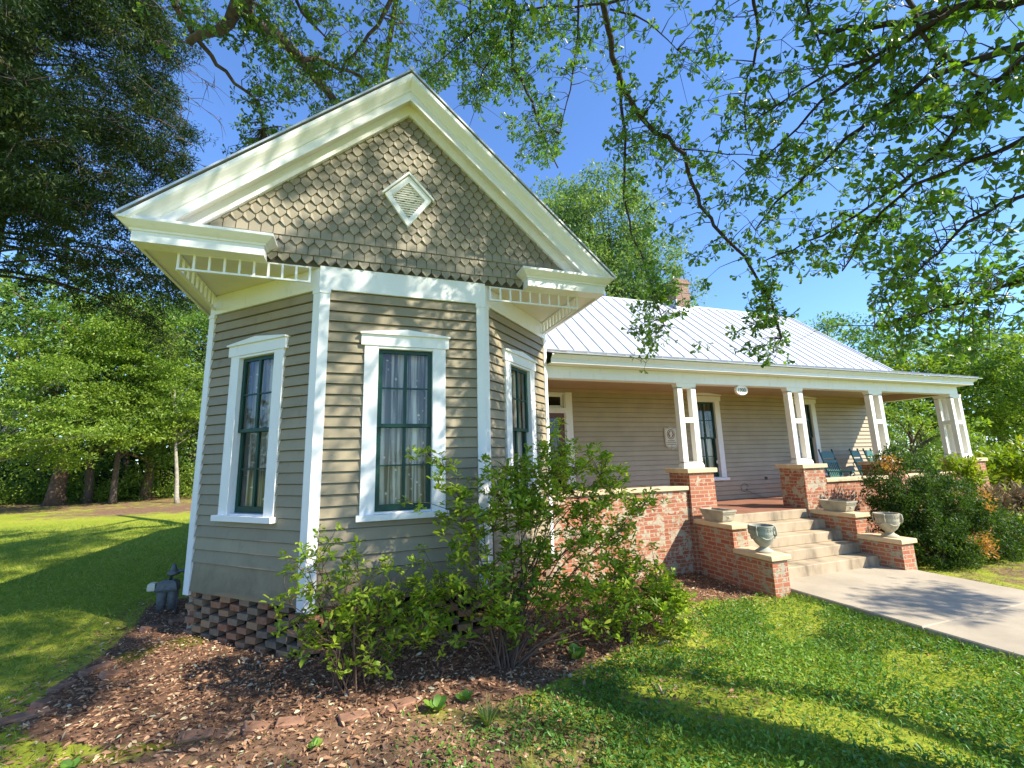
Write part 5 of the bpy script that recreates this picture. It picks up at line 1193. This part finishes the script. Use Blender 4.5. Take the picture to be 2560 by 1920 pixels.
near = np.where(y < .3, 1., .8); o = leaves('leaf_litter', P, D, N, (.022+.050*rs.random(n_)**1.8)*near, 'azalea', 'litter', None, rs.random(n_)**1.2, org=(0, 0, -.4)); tag(o, kind='stuff', label='brown dead leaves and mulch covering the planting bed', cat='leaf litter')
edge = lambda x, y: np.clip(-sdist(x, y, BED)*3.0, 0, 1)
def covp(x, y):
    right = np.clip((x-.9-.35*(y+1.2))*.55, 0, 1); return edge(x, y)*right*(.25+.75*(pat(x, y, 1.3)+.25*pat(x+7, y, 4) > .5))
x, y = scatter(88000, .6, 6.7, -4.2, .3, covp); n_ = len(x)
x = x; P = np.stack([x, y, gz(x, y)+.01+.05*rs.random(n_)], 1); D = rdir(n_, .35, .5); N = rs.normal(size=(n_, 3))*.55; N[:, 2] += .9
o = leaves('ground_cover', P, D, N, .020+.036*rs.random(n_)**1.6, 'azalea', 'cover', None, np.clip(pat(x, y, .8)*.5+.5*rs.random(n_), 0, 1), org=(3, -2, -.4)); tag(o, kind='stuff', label='broad-leaved green ground cover between the path and the bed', cat='ground cover')
def grp(x, y):
    left = (x < -1.2)*1.0; return np.clip(edge(x, y)*(.25+.75*pat(x, y, 1.7))*np.where(x < .9, .42, 1.)-np.clip(dirtf(x, y)*.8, 0, .6), .03, 1)*(bedf(x, y) < .6)
x, y = scatter(80000, -2.6, 6.7, -4.0, .3, grp); n_ = len(x)
P = np.stack([x, y, gz(x, y)-.005], 1); D = rdir(n_, 1.1, .4); N = rs.normal(size=(n_, 3)); o = leaves('grass', P, D, N, .04+.07*rs.random(n_)**1.5, 'blade', 'grass', None, None, org=(1, -2, -.4)); tag(o, kind='stuff', label='thin grass blades scattered across the foreground', cat='grass')
x, y = scatter(150000, -13, -1.4, -1.2, 16, lambda x, y: np.clip(edge(x, y), 0, 1)*np.clip(1.2-np.hypot(x+1, y)/17, .15, 1)*np.clip(1.15-dirtf(x, y), .2, 1)); n_ = len(x)
P = np.stack([x, y, gz(x, y)-.005], 1); D = rdir(n_, 1.0, .4); N = rs.normal(size=(n_, 3)); sz = .045+.06*rs.random(n_)+.004*np.hypot(x, y)*.7
o = leaves('lawn_grass', P, D, N, sz, 'blade', 'grass', None, None, org=(-6, 6, -.4)); tag(o, kind='stuff', label='short lawn grass left of the house', cat='grass')
x, y = scatter(9000, 9.5, 16, -3.5, .6, lambda x, y: .2+.8*(pat(x, y) > .35)); n_ = len(x)
P = np.stack([x, y, gz(x, y)-.005], 1); D = rdir(n_, 1.0, .4); N = rs.normal(size=(n_, 3)); o = leaves('verge_grass', P, D, N, .05+.06*rs.random(n_), 'blade', 'grass', None, None, org=(12, -1, -.4)); tag(o, kind='stuff', label='short grass right of the concrete path', cat='grass')
x = np.r_[rs.uniform(6.56, 6.69, 2600), rs.uniform(9.49, 9.60, 700)]; y = rs.uniform(-4.2, -.2, len(x)); k = pat(x*0+3, y, 4) > .25*rs.random(len(x))+.3; x, y = x[k], y[k]; n_ = len(x)
P = np.stack([x, y, gz(x, y)-.005], 1); D = rdir(n_, 1.3, .4); D[:, 0] += .25; N = rs.normal(size=(n_, 3)); o = leaves('edge_grass', P, D, N, .05+.07*rs.random(n_), 'blade', 'grass', None, None, org=(6.6, -2, -.4)); tag(o, kind='stuff', label='grass sprouting along the edge of the concrete path', cat='grass')
# a few bigger weeds, sticks and stones
def weed(label, x, y, n_, ls, hz, shape='round', mat='cover', name='weed'):
    z = float(gz(x, y)); a = np.linspace(0, 6.28, n_, endpoint=False)+rs.random()
    P = np.stack([x+.01*np.cos(a), y+.01*np.sin(a), np.full(n_, z+.012)], 1); D = np.stack([np.cos(a), np.sin(a), np.full(n_, hz)+rs.random(n_)*.4], 1); N = np.tile([0, 0, 1.], (n_, 1))+rs.normal(size=(n_, 3))*.2
    o = leaves(name, P, D, N, ls*(.7+.5*rs.random(n_)), shape, mat, None, None, org=(x, y, z)); tag(o, label, 'weed', 'small weeds along the front of the bed')
weed('broad-leaved weed beside the sinking red edging bricks', 1.16, -1.42, 9, .11, .5)
weed('small star-leaved weed right of the broad-leaved one', 1.42, -1.36, 7, .08, .6)
weed('tuft of long arching grass in front of the bed', 1.50, -1.78, 26, .20, 1.3, 'blade', 'grass', 'grass_tuft')
weed('tall leafy seedling at the right foot of the large azalea', 2.62, -1.12, 12, .15, 1.0)
weed('pale clover-like weed in the bare strip at the bottom left', .25, -1.62, 12, .06, .5)
weed('low weed at the left bottom corner by the brick edging', -1.3, -1.25, 10, .07, .6)
b = MB()
for i, (x, y, a, L) in enumerate(((3.35, -.95, .5, .22), (3.6, -1.1, .1, .18), (3.0, -1.95, 1.2, .16))):
    z = float(gz(x, y))+.03; b = MB(); b.tube([(x, y, z), (x+L*.5*math.cos(a), y+L*.5*math.sin(a), z+.01), (x+L*math.cos(a), y+L*math.sin(a), z)], [.012, .010, .005], 6)
    tag(b.build('stick', 'log', None, True, org=(x, y, z)), ('short grey stick lying in the ground cover', 'thin stick beside the bare patch in the ground cover', 'small upright-lying twig in the foreground grass')[i], 'stick', 'sticks in the ground cover')
